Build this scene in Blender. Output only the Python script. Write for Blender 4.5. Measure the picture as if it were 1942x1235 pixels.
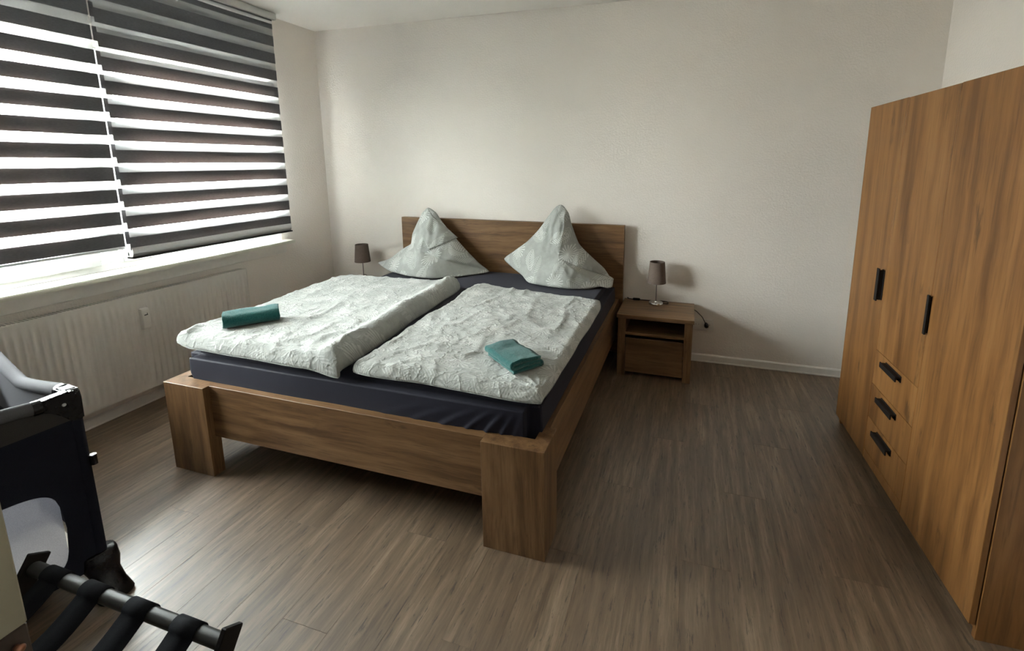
import bpy, bmesh, math, random
from mathutils import Vector, Matrix, noise

for o in list(bpy.data.objects):
    bpy.data.objects.remove(o, do_unlink=True)
SC = bpy.context.scene
COL = SC.collection
R = random.Random(7)

# ---------------------------------------------------------------- camera
cam_d = bpy.data.cameras.new('camera')
cam = bpy.data.objects.new('camera', cam_d)
COL.objects.link(cam)
r = Vector((0.956365829, 0.292171649, -0.000357932589))
u = Vector((-0.05027043, 0.16575681, 0.98488454))
f = Vector((-0.28781467, 0.94189193, -0.17321174))
m = Matrix(((r.x, u.x, -f.x), (r.y, u.y, -f.y), (r.z, u.z, -f.z))).to_4x4()
m.translation = Vector((3.17221, -3.49897, 1.48146))
cam.matrix_world = m
cam_d.sensor_fit = 'HORIZONTAL'
cam_d.sensor_width = 36.0
cam_d.lens = 883.87 * 36.0 / 1942.0
cam_d.shift_x = (971.0 - 1038.81) / 1942.0
cam_d.shift_y = (461.55 - 617.5) / 1942.0
cam_d.clip_start = 0.02
SC.camera = cam
SC.cycles.max_bounces = 16
SC.cycles.diffuse_bounces = 10
SC.cycles.transparent_max_bounces = 16

# ---------------------------------------------------------------- world, light, exposure
SC.view_settings.view_transform = 'Standard'
SC.view_settings.look = 'None'
SC.view_settings.gamma = 1.0
SC.view_settings.exposure = 2.2
SC.view_settings.use_curve_mapping = False
W = bpy.data.worlds.new('overcast_sky')
SC.world = W
W.use_nodes = True
nt = W.node_tree
nt.nodes.clear()
wo = nt.nodes.new('ShaderNodeOutputWorld')
wb = nt.nodes.new('ShaderNodeBackground')
wt = nt.nodes.new('ShaderNodeTexCoord')
ws = nt.nodes.new('ShaderNodeSeparateXYZ')
wr = nt.nodes.new('ShaderNodeValToRGB')
nt.links.new(wt.outputs['Generated'], ws.inputs[0])
wm = nt.nodes.new('ShaderNodeMapRange')
wm.inputs['From Min'].default_value = -1
wm.inputs['From Max'].default_value = 1
nt.links.new(ws.outputs['Z'], wm.inputs['Value'])
nt.links.new(wm.outputs[0], wr.inputs[0])
nt.links.new(wr.outputs[0], wb.inputs['Color'])
# overcast day: pale ground below the horizon, sky brightening towards the zenith
wr.color_ramp.elements[0].position = 0.46
wr.color_ramp.elements[0].color = (0.52, 0.51, 0.47, 1)
wr.color_ramp.elements[1].position = 0.52
wr.color_ramp.elements[1].color = (0.88, 0.89, 0.87, 1)
e3 = wr.color_ramp.elements.new(0.95)
e3.color = (0.97, 1.0, 1.02, 1)
wb.inputs['Strength'].default_value = 70.0
nt.links.new(wb.outputs[0], wo.inputs['Surface'])

# portal over the window opening: it only guides the sky light in, it gives none itself
pl = bpy.data.lights.new('window_portal', 'AREA')
pl.shape = 'RECTANGLE'
pl.size = 1.36
pl.size_y = 2.5
try:
    pl.cycles.is_portal = True
except Exception:
    pass
po = bpy.data.objects.new('window_portal', pl)
po.location = (-0.125, -1.78, 1.49)
po.rotation_euler = (0, math.radians(-90), 0)
COL.objects.link(po)


# ---------------------------------------------------------------- material helpers
class NT:
    def __init__(s, name):
        s.m = bpy.data.materials.new(name)
        s.m.use_nodes = True
        s.t = s.m.node_tree
        s.t.nodes.clear()
        s.out = s.t.nodes.new('ShaderNodeOutputMaterial')

    def n(s, kind, **kw):
        nd = s.t.nodes.new('ShaderNode' + kind)
        for k, v in kw.items():
            setattr(nd, k, v)
        return nd

    def l(s, a, b):
        s.t.links.new(a, b)

    def math(s, op, a, b=None, c=None):
        nd = s.n('Math', operation=op)
        for i, x in enumerate((a, b, c)):
            if x is None:
                continue
            if isinstance(x, (int, float)):
                nd.inputs[i].default_value = x
            else:
                s.l(x, nd.inputs[i])
        return nd.outputs[0]

    def vmath(s, op, a, b=None):
        nd = s.n('VectorMath', operation=op)
        for i, x in enumerate((a, b)):
            if x is None:
                continue
            if isinstance(x, tuple):
                nd.inputs[i].default_value = x
            else:
                s.l(x, nd.inputs[i])
        return nd.outputs[0]

    def noise(s, vec, scale, detail=3.0, rough=0.55):
        nd = s.n('TexNoise')
        nd.inputs['Scale'].default_value = scale
        nd.inputs['Detail'].default_value = detail
        nd.inputs['Roughness'].default_value = rough
        if vec is not None:
            s.l(vec, nd.inputs['Vector'])
        return nd.outputs['Fac']

    def ramp(s, fac, stops):
        nd = s.n('ValToRGB')
        e = nd.color_ramp.elements
        while len(e) < len(stops):
            e.new(0.5)
        for i, (p, c) in enumerate(stops):
            e[i].position = p
            e[i].color = (c[0], c[1], c[2], 1)
        s.l(fac, nd.inputs[0])
        return nd.outputs[0]

    def mix(s, fac, a, b, mode='MIX'):
        nd = s.n('Mix', data_type='RGBA', blend_type=mode)
        for i, x in ((0, fac), (6, a), (7, b)):
            if isinstance(x, (int, float)):
                nd.inputs[i].default_value = x
            elif isinstance(x, tuple):
                nd.inputs[i].default_value = (x[0], x[1], x[2], 1)
            else:
                s.l(x, nd.inputs[i])
        return nd.outputs[2]

    def bsdf(s, color, rough=0.5, metal=0.0, spec=0.5, bump=None, bstr=0.3, bdist=0.001, sheen=0.0):
        b = s.n('BsdfPrincipled')
        if isinstance(color, tuple):
            b.inputs['Base Color'].default_value = (color[0], color[1], color[2], 1)
        else:
            s.l(color, b.inputs['Base Color'])
        if isinstance(rough, (int, float)):
            b.inputs['Roughness'].default_value = rough
        else:
            s.l(rough, b.inputs['Roughness'])
        b.inputs['Metallic'].default_value = metal
        b.inputs['Specular IOR Level'].default_value = spec
        if sheen:
            b.inputs['Sheen Weight'].default_value = sheen
        if bump is not None:
            bn = s.n('Bump')
            bn.inputs['Strength'].default_value = bstr
            bn.inputs['Distance'].default_value = bdist
            s.l(bump, bn.inputs['Height'])
            s.l(bn.outputs[0], b.inputs['Normal'])
        s.l(b.outputs[0], s.out.inputs['Surface'])
        return b


def plain(name, color, rough=0.5, metal=0.0, spec=0.5, nscale=60, var=0.06, bstr=0.08):
    k = NT(name)
    tc = k.n('TexCoord').outputs['Object']
    n = k.noise(tc, nscale, 3)
    c0 = tuple(max(0, x * (1 - var)) for x in color)
    c1 = tuple(x * (1 + var) for x in color)
    k.bsdf(k.ramp(n, [(0.3, c0), (0.7, c1)]), rough, metal, spec, bump=n, bstr=bstr, bdist=0.0006)
    return k.m


def mat_wall(name, color, amp=0.5):
    k = NT(name)
    tc = k.n('TexCoord').outputs['Object']
    chips = k.noise(tc, 75, 4, 0.65)
    big = k.noise(tc, 2.0, 2)
    h = k.ramp(chips, [(0.42, (0, 0, 0)), (0.62, (1, 1, 1))])
    c0 = tuple(x * 0.975 for x in color)
    k.bsdf(k.ramp(big, [(0.3, c0), (0.7, color)]), 0.88, 0, 0.25, bump=h, bstr=amp, bdist=0.0022)
    return k.m


def mat_wood(name, dark, mid, light, axis, rough=0.45, streak=26.0, long=1.6, knots=0.5, fine=0.5):
    """grain runs along the given object axis (0, 1 or 2)"""
    k = NT(name)
    tc = k.n('TexCoord').outputs['Object']
    oi = k.n('ObjectInfo').outputs['Random']
    off = k.n('CombineXYZ')
    k.l(k.math('MULTIPLY', oi, 17.0), off.inputs[0])
    k.l(k.math('MULTIPLY', oi, 31.0), off.inputs[1])
    k.l(k.math('MULTIPLY', oi, 13.0), off.inputs[2])
    p = k.vmath('ADD', tc, off.outputs[0])
    sc = [streak, streak, streak]
    sc[axis] = long
    warp = k.n('TexNoise')
    warp.inputs['Scale'].default_value = 2.2
    warp.inputs['Detail'].default_value = 2
    k.l(p, warp.inputs['Vector'])
    wv = k.vmath('MULTIPLY', k.vmath('SUBTRACT', warp.outputs['Color'], (0.5, 0.5, 0.5)), (0.06, 0.06, 0.06))
    q = k.vmath('MULTIPLY', k.vmath('ADD', p, wv), tuple(sc))
    g1 = k.noise(q, 1.0, 7, 0.62)
    sc2 = [streak * 6.0] * 3
    sc2[axis] = long * 5.0
    g2 = k.noise(k.vmath('MULTIPLY', p, tuple(sc2)), 1.0, 4, 0.6)
    sc3 = [streak * 0.28] * 3
    sc3[axis] = long * 0.35
    g3 = k.noise(k.vmath('MULTIPLY', k.vmath('ADD', p, wv), tuple(sc3)), 1.0, 2, 0.5)
    base = k.ramp(g1, [(0.34, dark), (0.5, mid), (0.66, light)])
    base = k.mix(k.math('MULTIPLY', k.ramp(g3, [(0.42, (0, 0, 0)), (0.60, (1, 1, 1))]), 0.35), base, mid)
    fl = k.ramp(g2, [(0.34, (1, 1, 1)), (0.46, (0, 0, 0))])
    base = k.mix(k.math('MULTIPLY', fl, fine), base, tuple(x * 0.45 for x in dark))
    # cracks and knots: sparse dark marks drawn out along the grain
    sc4 = [streak * 0.55] * 3
    sc4[axis] = long * 2.3
    kn = k.noise(k.vmath('MULTIPLY', k.vmath('ADD', p, (3.7, 1.1, 5.2)), tuple(sc4)), 1.0, 5, 0.7)
    km = k.ramp(kn, [(0.30, (1, 1, 1)), (0.385, (0, 0, 0))])
    base = k.mix(k.math('MULTIPLY', km, knots), base, tuple(x * 0.3 for x in dark))
    k.bsdf(base, rough, 0, 0.4, bump=g1, bstr=0.15, bdist=0.0008)
    return k.m


def mat_floor():
    k = NT('vinyl_plank')
    tc = k.n('TexCoord').outputs['Object']
    oi = k.n('ObjectInfo').outputs['Random']
    off = k.n('CombineXYZ')
    k.l(k.math('MULTIPLY', oi, 37.0), off.inputs[0])
    k.l(k.math('MULTIPLY', oi, 53.0), off.inputs[1])
    p = k.vmath('ADD', tc, off.outputs[0])
    warp = k.n('TexNoise')
    warp.inputs['Scale'].default_value = 3.0
    k.l(p, warp.inputs['Vector'])
    wv = k.vmath('MULTIPLY', k.vmath('SUBTRACT', warp.outputs['Color'], (0.5, 0.5, 0.5)), (0.02, 0.0, 0.0))
    pw = k.vmath('ADD', p, wv)
    a = k.noise(k.vmath('MULTIPLY', pw, (32, 1.9, 1)), 1.0, 7, 0.70)
    b = k.noise(k.vmath('MULTIPLY', pw, (130, 9, 1)), 1.0, 5, 0.72)
    c = k.noise(k.vmath('MULTIPLY', pw, (11, 1.4, 1)), 1.0, 4, 0.6)
    cr = k.noise(k.vmath('MULTIPLY', pw, (70, 7.0, 1)), 1.0, 7, 0.75)
    col = k.ramp(a, [(0.36, (0.085, 0.053, 0.030)), (0.50, (0.160, 0.109, 0.067)), (0.64, (0.262, 0.192, 0.128))])
    col = k.mix(k.math('MULTIPLY', k.ramp(c, [(0.40, (1, 1, 1)), (0.58, (0, 0, 0))]), 0.5), col, (0.105, 0.068, 0.042))
    col = k.mix(k.math('MULTIPLY', k.ramp(b, [(0.34, (1, 1, 1)), (0.52, (0, 0, 0))]), 0.40), col, (0.075, 0.050, 0.034))
    col = k.mix(k.math('MULTIPLY', k.ramp(cr, [(0.385, (1, 1, 1)), (0.43, (0, 0, 0))]), 0.8), col, (0.032, 0.020, 0.013))
    tone = k.math('ADD', k.math('MULTIPLY', oi, 0.05), 0.975)
    hsv = k.n('HueSaturation')
    k.l(col, hsv.inputs['Color'])
    k.l(tone, hsv.inputs['Value'])
    rr = k.ramp(b, [(0.3, (0.47, 0.47, 0.47)), (0.7, (0.36, 0.36, 0.36))])
    k.bsdf(hsv.outputs[0], rr, 0, 1.0, bump=b, bstr=0.12, bdist=0.0005)
    return k.m


def mat_print(name='floral_cotton', amount=0.72, gain=1.0, crease=0.0):
    """grey-green cotton printed with white daisies and fern sprigs; UV in metres"""
    k = NT(name)
    uv = k.n('UVMap').outputs[0]

    def layer(scale, shift, fern_only, seed_r):
        p = k.vmath('ADD', uv, shift)
        v = k.n('TexVoronoi', voronoi_dimensions='2D', feature='F1')
        v.inputs['Scale'].default_value = scale
        v.inputs['Randomness'].default_value = 0.55
        k.l(p, v.inputs['Vector'])
        d = k.vmath('SUBTRACT', p, v.outputs['Position'])
        sp = k.n('SeparateXYZ')
        k.l(d, sp.inputs[0])
        sc = k.n('SeparateColor')
        k.l(v.outputs['Color'], sc.inputs[0])
        r1, r2 = sc.outputs[0], sc.outputs[1]
        x, y = sp.outputs[0], sp.outputs[1]
        ln = k.math('SQRT', k.math('ADD', k.math('MULTIPLY', x, x), k.math('MULTIPLY', y, y)))
        ang = k.math('ARCTAN2', y, x)
        # daisy
        pet = k.math('COSINE', k.math('ADD', k.math('MULTIPLY', ang, 19.0), k.math('MULTIPLY', r2, 6.0)))
        pm = k.math('GREATER_THAN', pet, k.math('SUBTRACT', 0.35, k.math('MULTIPLY', k.math('SUBTRACT', 0.07, ln), 14.0)))
        inr = k.math('LESS_THAN', ln, k.math('ADD', 0.062, k.math('MULTIPLY', k.math('SINE', k.math('MULTIPLY', ang, 7.0)), 0.007)))
        daisy = k.math('MULTIPLY', pm, inr)
        daisy = k.math('MAXIMUM', daisy, k.math('LESS_THAN', ln, 0.009))
        # fern sprig
        th = k.math('MULTIPLY', r2, 6.283)
        cs, sn = k.math('COSINE', th), k.math('SINE', th)
        xr = k.math('ADD', k.math('MULTIPLY', x, cs), k.math('MULTIPLY', y, sn))
        yr = k.math('SUBTRACT', k.math('MULTIPLY', y, cs), k.math('MULTIPLY', x, sn))
        ay = k.math('ABSOLUTE', k.math('ADD', yr, k.math('MULTIPLY', k.math('MULTIPLY', xr, xr), 2.5)))
        st = k.math('SINE', k.math('MULTIPLY', k.math('SUBTRACT', xr, k.math('MULTIPLY', ay, 0.9)), 420.0))
        env = k.math('SUBTRACT', 0.040, k.math('MULTIPLY', k.math('MULTIPLY', xr, xr), 6.5))
        fern = k.math('MULTIPLY', k.math('GREATER_THAN', st, 0.05), k.math('LESS_THAN', ay, env))
        fern = k.math('MULTIPLY', fern, k.math('GREATER_THAN', ay, 0.0025))
        if fern_only:
            return fern
        isd = k.math('GREATER_THAN', r1, 0.42)
        return k.math('ADD', k.math('MULTIPLY', daisy, isd), k.math('MULTIPLY', fern, k.math('SUBTRACT', 1.0, isd)))

    m1 = layer(5.2, (0.37, 0.11, 0), False, 1)
    m2 = layer(6.4, (4.13, 7.77, 0), True, 2)
    msk = k.math('MINIMUM', k.math('ADD', m1, k.math('MULTIPLY', m2, 0.55)), 1.0)
    tc = k.n('TexCoord').outputs['Object']
    cloth = k.noise(tc, 420, 2)
    crump = k.noise(tc, 24, 5, 0.6)
    base = k.ramp(crump, [(0.3, tuple(x * gain for x in (0.275, 0.288, 0.272))), (0.7, tuple(x * gain for x in (0.325, 0.336, 0.318)))])
    col = k.mix(k.math('MULTIPLY', msk, amount), base, (0.56, 0.575, 0.555))
    h = k.math('ADD', k.math('MULTIPLY', crump, 1.0), k.math('MULTIPLY', cloth, 0.06))
    if crease:
        # sharp ironing-board creases: ridges where two noise fields cross their mean
        w = k.vmath('ADD', tc, k.vmath('MULTIPLY', k.n('TexNoise').outputs['Color'], (0.0, 0.0, 0.0)))
        for sc_, am in ((7.0, 1.6), (15.0, 0.9), (34.0, 0.45)):
            nn = k.noise(k.vmath('MULTIPLY', w, (1.0, 1.5, 1.0)), sc_, 3, 0.55)
            rd = k.math('ABSOLUTE', k.math('SUBTRACT', nn, 0.5))
            rd = k.math('SUBTRACT', 1.0, k.math('MINIMUM', k.math('MULTIPLY', rd, 14.0), 1.0))
            h = k.math('ADD', h, k.math('MULTIPLY', k.math('POWER', rd, 2.0), am * crease))
    k.bsdf(col, 0.85, 0, 0.2, bump=h, bstr=0.6, bdist=0.006, sheen=0.15)
    return k.m


def mat_sheer():
    k = NT('sheer_voile')
    tr = k.n('BsdfTransparent')
    tr.inputs[0].default_value = (0.97, 0.98, 0.98, 1)
    tl = k.n('BsdfTranslucent')
    tl.inputs[0].default_value = (0.86, 0.88, 0.88, 1)
    df = k.n('BsdfDiffuse')
    tc = k.n('TexCoord').outputs['Object']
    df_c = k.ramp(k.noise(tc, 300, 2), [(0.3, (0.70, 0.71, 0.71)), (0.7, (0.80, 0.81, 0.81))])
    k.l(df_c, df.inputs[0])
    a = k.n('MixShader')
    a.inputs[0].default_value = 0.48
    k.l(tl.outputs[0], a.inputs[1])
    k.l(df.outputs[0], a.inputs[2])
    b = k.n('MixShader')
    b.inputs[0].default_value = 0.42
    k.l(tr.outputs[0], b.inputs[1])
    k.l(a.outputs[0], b.inputs[2])
    k.l(b.outputs[0], k.out.inputs['Surface'])
    return k.m


def mat_darkcloth():
    k = NT('charcoal_blind_cloth')
    tl = k.n('BsdfTranslucent')
    tl.inputs[0].default_value = (0.30, 0.25, 0.235, 1)
    tc = k.n('TexCoord').outputs['Object']
    n = k.noise(k.vmath('MULTIPLY', tc, (1, 60, 300)), 1.0, 3)
    df = k.n('BsdfDiffuse')
    k.l(k.ramp(n, [(0.3, (0.115, 0.120, 0.132)), (0.7, (0.160, 0.166, 0.180))]), df.inputs[0])
    a = k.n('MixShader')
    a.inputs[0].default_value = 0.18
    k.l(df.outputs[0], a.inputs[1])
    k.l(tl.outputs[0], a.inputs[2])
    k.l(a.outputs[0], k.out.inputs['Surface'])
    return k.m


def mat_mesh_net():
    k = NT('grey_netting')
    tr = k.n('BsdfTransparent')
    tc = k.n('TexCoord').outputs['Object']
    v = k.n('TexVoronoi')
    v.inputs['Scale'].default_value = 420
    k.l(tc, v.inputs['Vector'])
    df = k.n('BsdfDiffuse')
    k.l(k.ramp(v.outputs['Distance'], [(0.2, (0.085, 0.085, 0.105)), (0.6, (0.13, 0.13, 0.155))]), df.inputs[0])
    tl = k.n('BsdfTranslucent')
    tl.inputs[0].default_value = (0.14, 0.14, 0.165, 1)
    a = k.n('MixShader')
    a.inputs[0].default_value = 0.45
    k.l(df.outputs[0], a.inputs[1])
    k.l(tl.outputs[0], a.inputs[2])
    b = k.n('MixShader')
    b.inputs[0].default_value = 0.76
    k.l(tr.outputs[0], b.inputs[1])
    k.l(a.outputs[0], b.inputs[2])
    k.l(b.outputs[0], k.out.inputs['Surface'])
    return k.m


def mat_glass():
    k = NT('window_glass')
    tr = k.n('BsdfTransparent')
    tr.inputs[0].default_value = (0.95, 0.97, 0.96, 1)
    gl = k.n('BsdfGlossy')
    gl.inputs['Roughness'].default_value = 0.02
    fr = k.n('Fresnel')
    fr.inputs[0].default_value = 1.45
    a = k.n('MixShader')
    k.l(fr.outputs[0], a.inputs[0])
    k.l(tr.outputs[0], a.inputs[1])
    k.l(gl.outputs[0], a.inputs[2])
    k.l(a.outputs[0], k.out.inputs['Surface'])
    return k.m


def mat_towel():
    k = NT('teal_terry')
    tc = k.n('TexCoord').outputs['Object']
    n = k.noise(tc, 260, 4, 0.7)
    n2 = k.noise(tc, 45, 3)
    c = k.ramp(n, [(0.3, (0.006, 0.060, 0.062)), (0.7, (0.028, 0.165, 0.155))])
    k.bsdf(c, 0.95, 0, 0.1, bump=k.math('ADD', n, n2), bstr=0.9, bdist=0.004, sheen=0.3)
    return k.m


def mat_sheet():
    k = NT('navy_jersey')
    tc = k.n('TexCoord').outputs['Object']
    n = k.noise(tc, 500, 2)
    k.bsdf(k.ramp(n, [(0.3, (0.013, 0.013, 0.024)), (0.7, (0.018, 0.018, 0.031))]), 0.65, 0, 0.18, bump=n, bstr=0.1, bdist=0.0004, sheen=0.04)
    return k.m


M = {}
M['wall'] = mat_wall('woodchip_wallpaper', (0.765, 0.718, 0.672))
M['wall_low_bounce'] = mat_wall('low_bounce_wall', (0.42, 0.37, 0.31))  # unseen front wall, toned dark so that less light bounces back
M['ceiling'] = mat_wall('ceiling_paint', (0.84, 0.81, 0.77), 0.2)
M['floor'] = mat_floor()
M['subfloor'] = plain('plank_joint', (0.09, 0.066, 0.048), 0.8)
BD, BM_, BL = (0.075, 0.036, 0.015), (0.162, 0.086, 0.037), (0.230, 0.132, 0.062)
for i, ax in enumerate('xyz'):
    M['oak_' + ax] = mat_wood('brown_oak_' + ax, BD, BM_, BL, i, 0.42, 24, 1.6, 0.6, 0.35)
ND, NM, NL = (0.085, 0.045, 0.020), (0.170, 0.096, 0.045), (0.235, 0.140, 0.070)
for i, ax in enumerate('xyz'):
    M['nst_' + ax] = mat_wood('nightstand_oak_' + ax, ND, NM, NL, i, 0.42, 24, 1.6, 0.5, 0.35)
WD, WM, WL = (0.105, 0.042, 0.010), (0.195, 0.085, 0.023), (0.262, 0.124, 0.039)
M['ward_z'] = mat_wood('golden_oak_z', WD, WM, WL, 2, 0.5, 15, 0.9, 0.7, 0.35)
M['print'] = mat_print()
M['print_duvet'] = mat_print('floral_duvet_cotton', 0.50, 1.10, 0.5)
M['sheer'] = mat_sheer()
M['dark_cloth'] = mat_darkcloth()
M['net'] = mat_mesh_net()
M['glass'] = mat_glass()
M['towel'] = mat_towel()
M['sheet'] = mat_sheet()
M['pvc'] = plain('white_pvc', (0.60, 0.61, 0.58), 0.35, 0, 0.5, 30, 0.02, 0.02)
M['sill'] = plain('cream_sill_stone', (0.68, 0.68, 0.60), 0.4, 0, 0.5, 80, 0.04, 0.03)
M['radiator'] = plain('radiator_enamel', (0.66, 0.635, 0.605), 0.4, 0, 0.5, 40, 0.02, 0.02)
M['skirting'] = plain('skirting_white', (0.74, 0.72, 0.69), 0.45, 0, 0.5, 40, 0.03, 0.03)
M['alu'] = plain('brushed_aluminium', (0.62, 0.63, 0.65), 0.35, 0.6, 0.5, 90, 0.04, 0.03)
M['cassette'] = plain('grey_cassette', (0.50, 0.50, 0.49), 0.45, 0.1, 0.5, 90, 0.03, 0.03)
M['chrome'] = plain('chrome', (0.75, 0.74, 0.73), 0.14, 1.0, 0.5, 20, 0.02, 0.0)
M['pole'] = plain('brushed_steel', (0.22, 0.20, 0.19), 0.35, 0.9, 0.5, 90, 0.03, 0.02)
M['black'] = plain('black_plastic', (0.008, 0.008, 0.010), 0.25, 0, 0.3, 60, 0.15, 0.05)
M['blackmat'] = plain('black_coated_steel', (0.010, 0.008, 0.0075), 0.55, 0, 0.2, 90, 0.15, 0.05)
M['blackcloth'] = plain('black_nylon', (0.010, 0.011, 0.020), 0.85, 0, 0.15, 700, 0.25, 0.3)
M['charcoal'] = plain('charcoal_nylon', (0.040, 0.038, 0.038), 0.85, 0, 0.15, 700, 0.25, 0.3)
M['greycloth'] = plain('grey_padded_fabric', (0.085, 0.085, 0.095), 0.85, 0, 0.15, 500, 0.12, 0.3)
M['web'] = plain('black_webbing', (0.008, 0.0085, 0.011), 0.9, 0, 0.12, 600, 0.3, 0.5)
M['tube'] = plain('dark_painted_tube', (0.035, 0.036, 0.036), 0.35, 0.2, 0.5, 60, 0.05, 0.03)
M['plastic'] = plain('white_plastic', (0.72, 0.70, 0.67), 0.35, 0, 0.5, 50, 0.02, 0.02)
M['slot'] = plain('dark_slot', (0.02, 0.02, 0.02), 0.5)
M['cream'] = plain('cream_lacquer', (0.33, 0.31, 0.235), 0.5, 0, 0.4, 50, 0.02, 0.02)
M['dark_board'] = mat_wood('dark_brown_board', (0.035, 0.024, 0.018), (0.06, 0.043, 0.034), (0.08, 0.058, 0.046), 2, 0.6, 24, 1.6, 0.3, 0.3)
M['copper'] = plain('copper_knob', (0.45, 0.22, 0.14), 0.3, 0.9, 0.5, 30, 0.04, 0.0)
M['mattress_beige'] = plain('beige_quilt', (0.42, 0.38, 0.34), 0.9, 0, 0.1, 60, 0.08, 0.4)


def mat_shade():
    k = NT('taupe_shade_cloth')
    tc = k.n('TexCoord').outputs['Object']
    n = k.noise(k.vmath('MULTIPLY', tc, (500, 500, 120)), 1.0, 3)
    c = k.ramp(n, [(0.3, (0.155, 0.118, 0.100)), (0.7, (0.205, 0.160, 0.138))])
    df = k.n('BsdfDiffuse')
    k.l(c, df.inputs[0])
    tl = k.n('BsdfTranslucent')
    k.l(c, tl.inputs[0])
    a = k.n('MixShader')
    a.inputs[0].default_value = 0.2
    k.l(df.outputs[0], a.inputs[1])
    k.l(tl.outputs[0], a.inputs[2])
    k.l(a.outputs[0], k.out.inputs['Surface'])
    return k.m


M['shade'] = mat_shade()


# ---------------------------------------------------------------- object helpers
def tag(o, label=None, cat=None, group=None, kind=None):
    if label:
        o['label'] = label
    if cat:
        o['category'] = cat
    if group:
        o['group'] = group
    if kind:
        o['kind'] = kind
    return o


def empty(name, loc=(0, 0, 0), rz=0.0):
    o = bpy.data.objects.new(name, None)
    o.empty_display_size = 0.1
    COL.objects.link(o)
    o.location = loc
    o.rotation_euler = (0, 0, rz)
    return o


def link(name, me, mat, parent=None, origin=None, smooth=False):
    """mesh in world coordinates; its origin goes to the parent's (or to origin); no parent matrix tricks"""
    off = Vector(origin) if origin is not None else Vector((0, 0, 0))
    me.transform(Matrix.Translation(-off))
    me.materials.append(mat)
    if smooth:
        for pg in me.polygons:
            pg.use_smooth = True
    o = bpy.data.objects.new(name, me)
    COL.objects.link(o)
    if parent is not None:
        o.parent = parent
        pw = PW.get(parent.name, Vector((0, 0, 0)))
        o.location = off - pw
    else:
        o.location = off
    PW[o.name] = off
    return o


PW = {}      # world-space origin of each built object (parents without rotation)


def root(name, loc):
    o = empty(name, loc)
    PW[o.name] = Vector(loc)
    return o


def lroot(name, loc, rz):
    """a root whose children are written in its own local coordinates"""
    o = empty(name, loc, rz)
    PW[o.name] = Vector((0, 0, 0))
    return o


def bm_box(bm, x0, x1, y0, y1, z0, z1):
    if x1 < x0: x0, x1 = x1, x0
    if y1 < y0: y0, y1 = y1, y0
    if z1 < z0: z0, z1 = z1, z0
    v = [bm.verts.new(p) for p in ((x0, y0, z0), (x1, y0, z0), (x1, y1, z0), (x0, y1, z0),
                                   (x0, y0, z1), (x1, y0, z1), (x1, y1, z1), (x0, y1, z1))]
    for q in ((3, 2, 1, 0), (4, 5, 6, 7), (0, 1, 5, 4), (1, 2, 6, 5), (2, 3, 7, 6), (3, 0, 4, 7)):
        bm.faces.new([v[i] for i in q])
    return v


def to_mesh(bm, name, bevel=0.0, seg=1):
    if bevel > 0:
        bmesh.ops.bevel(bm, geom=list(bm.edges), offset=bevel, segments=seg, affect='EDGES', clamp_overlap=True)
    bmesh.ops.recalc_face_normals(bm, faces=bm.faces)
    me = bpy.data.meshes.new(name)
    bm.to_mesh(me)
    bm.free()
    return me


def box(name, x0, x1, y0, y1, z0, z1, mat, parent=None, bevel=0.0015, seg=1, origin=None):
    bm = bmesh.new()
    bm_box(bm, x0, x1, y0, y1, z0, z1)
    if origin is None and parent is None:
        origin = ((x0 + x1) / 2, (y0 + y1) / 2, min(z0, z1))
    if origin is None:
        origin = PW.get(parent.name, Vector((0, 0, 0)))
    return link(name, to_mesh(bm, name, bevel, seg), mat, parent, origin)


def boxes(name, lst, mat, parent=None, bevel=0.0, origin=None):
    bm = bmesh.new()
    for b in lst:
        bm_box(bm, *b)
    if origin is None:
        origin = PW.get(parent.name, Vector((0, 0, 0))) if parent is not None else (0, 0, 0)
    return link(name, to_mesh(bm, name, bevel), mat, parent, origin)


def lathe(name, prof, cx, cy, mat, parent=None, n=40, smooth=True, close=False):
    bm = bmesh.new()
    rings = []
    for (rr, z) in prof:
        if rr < 1e-6:
            rings.append([bm.verts.new((cx, cy, z))])
        else:
            rings.append([bm.verts.new((cx + rr * math.cos(2 * math.pi * i / n), cy + rr * math.sin(2 * math.pi * i / n), z)) for i in range(n)])
    pairs = list(zip(rings[:-1], rings[1:]))
    if close:
        pairs.append((rings[-1], rings[0]))
    for a, b in pairs:
        for i in range(n):
            j = (i + 1) % n
            if len(a) == 1 and len(b) == 1:
                continue
            if len(a) == 1:
                bm.faces.new((a[0], b[j], b[i]))
            elif len(b) == 1:
                bm.faces.new((a[i], a[j], b[0]))
            else:
                bm.faces.new((a[i], a[j], b[j], b[i]))
    me = to_mesh(bm, name)
    o = link(name, me, mat, parent, PW.get(parent.name) if parent is not None else (cx, cy, prof[0][1]), smooth)
    if smooth:
        try:
            me.set_sharp_from_angle(angle=math.radians(40))
        except Exception:
            pass
    return o


def tube_pts(bm, pts, rad, n=10, cap=True):
    pts = [Vector(p) for p in pts]
    rings = []
    up = Vector((0, 0, 1))
    for i, p in enumerate(pts):
        d = (pts[min(i + 1, len(pts) - 1)] - pts[max(i - 1, 0)]).normalized()
        a = d.cross(up)
        if a.length < 1e-3:
            a = d.cross(Vector((1, 0, 0)))
        a.normalize()
        b = a.cross(d).normalized()
        rr = rad[i] if isinstance(rad, (list, tuple)) else rad
        rings.append([bm.verts.new(p + a * rr * math.cos(2 * math.pi * k / n) + b * rr * math.sin(2 * math.pi * k / n)) for k in range(n)])
    for A, B in zip(rings[:-1], rings[1:]):
        for k in range(n):
            j = (k + 1) % n
            bm.faces.new((A[k], A[j], B[j], B[k]))
    if cap:
        bm.faces.new(rings[0][::-1])
        bm.faces.new(rings[-1])


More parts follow.
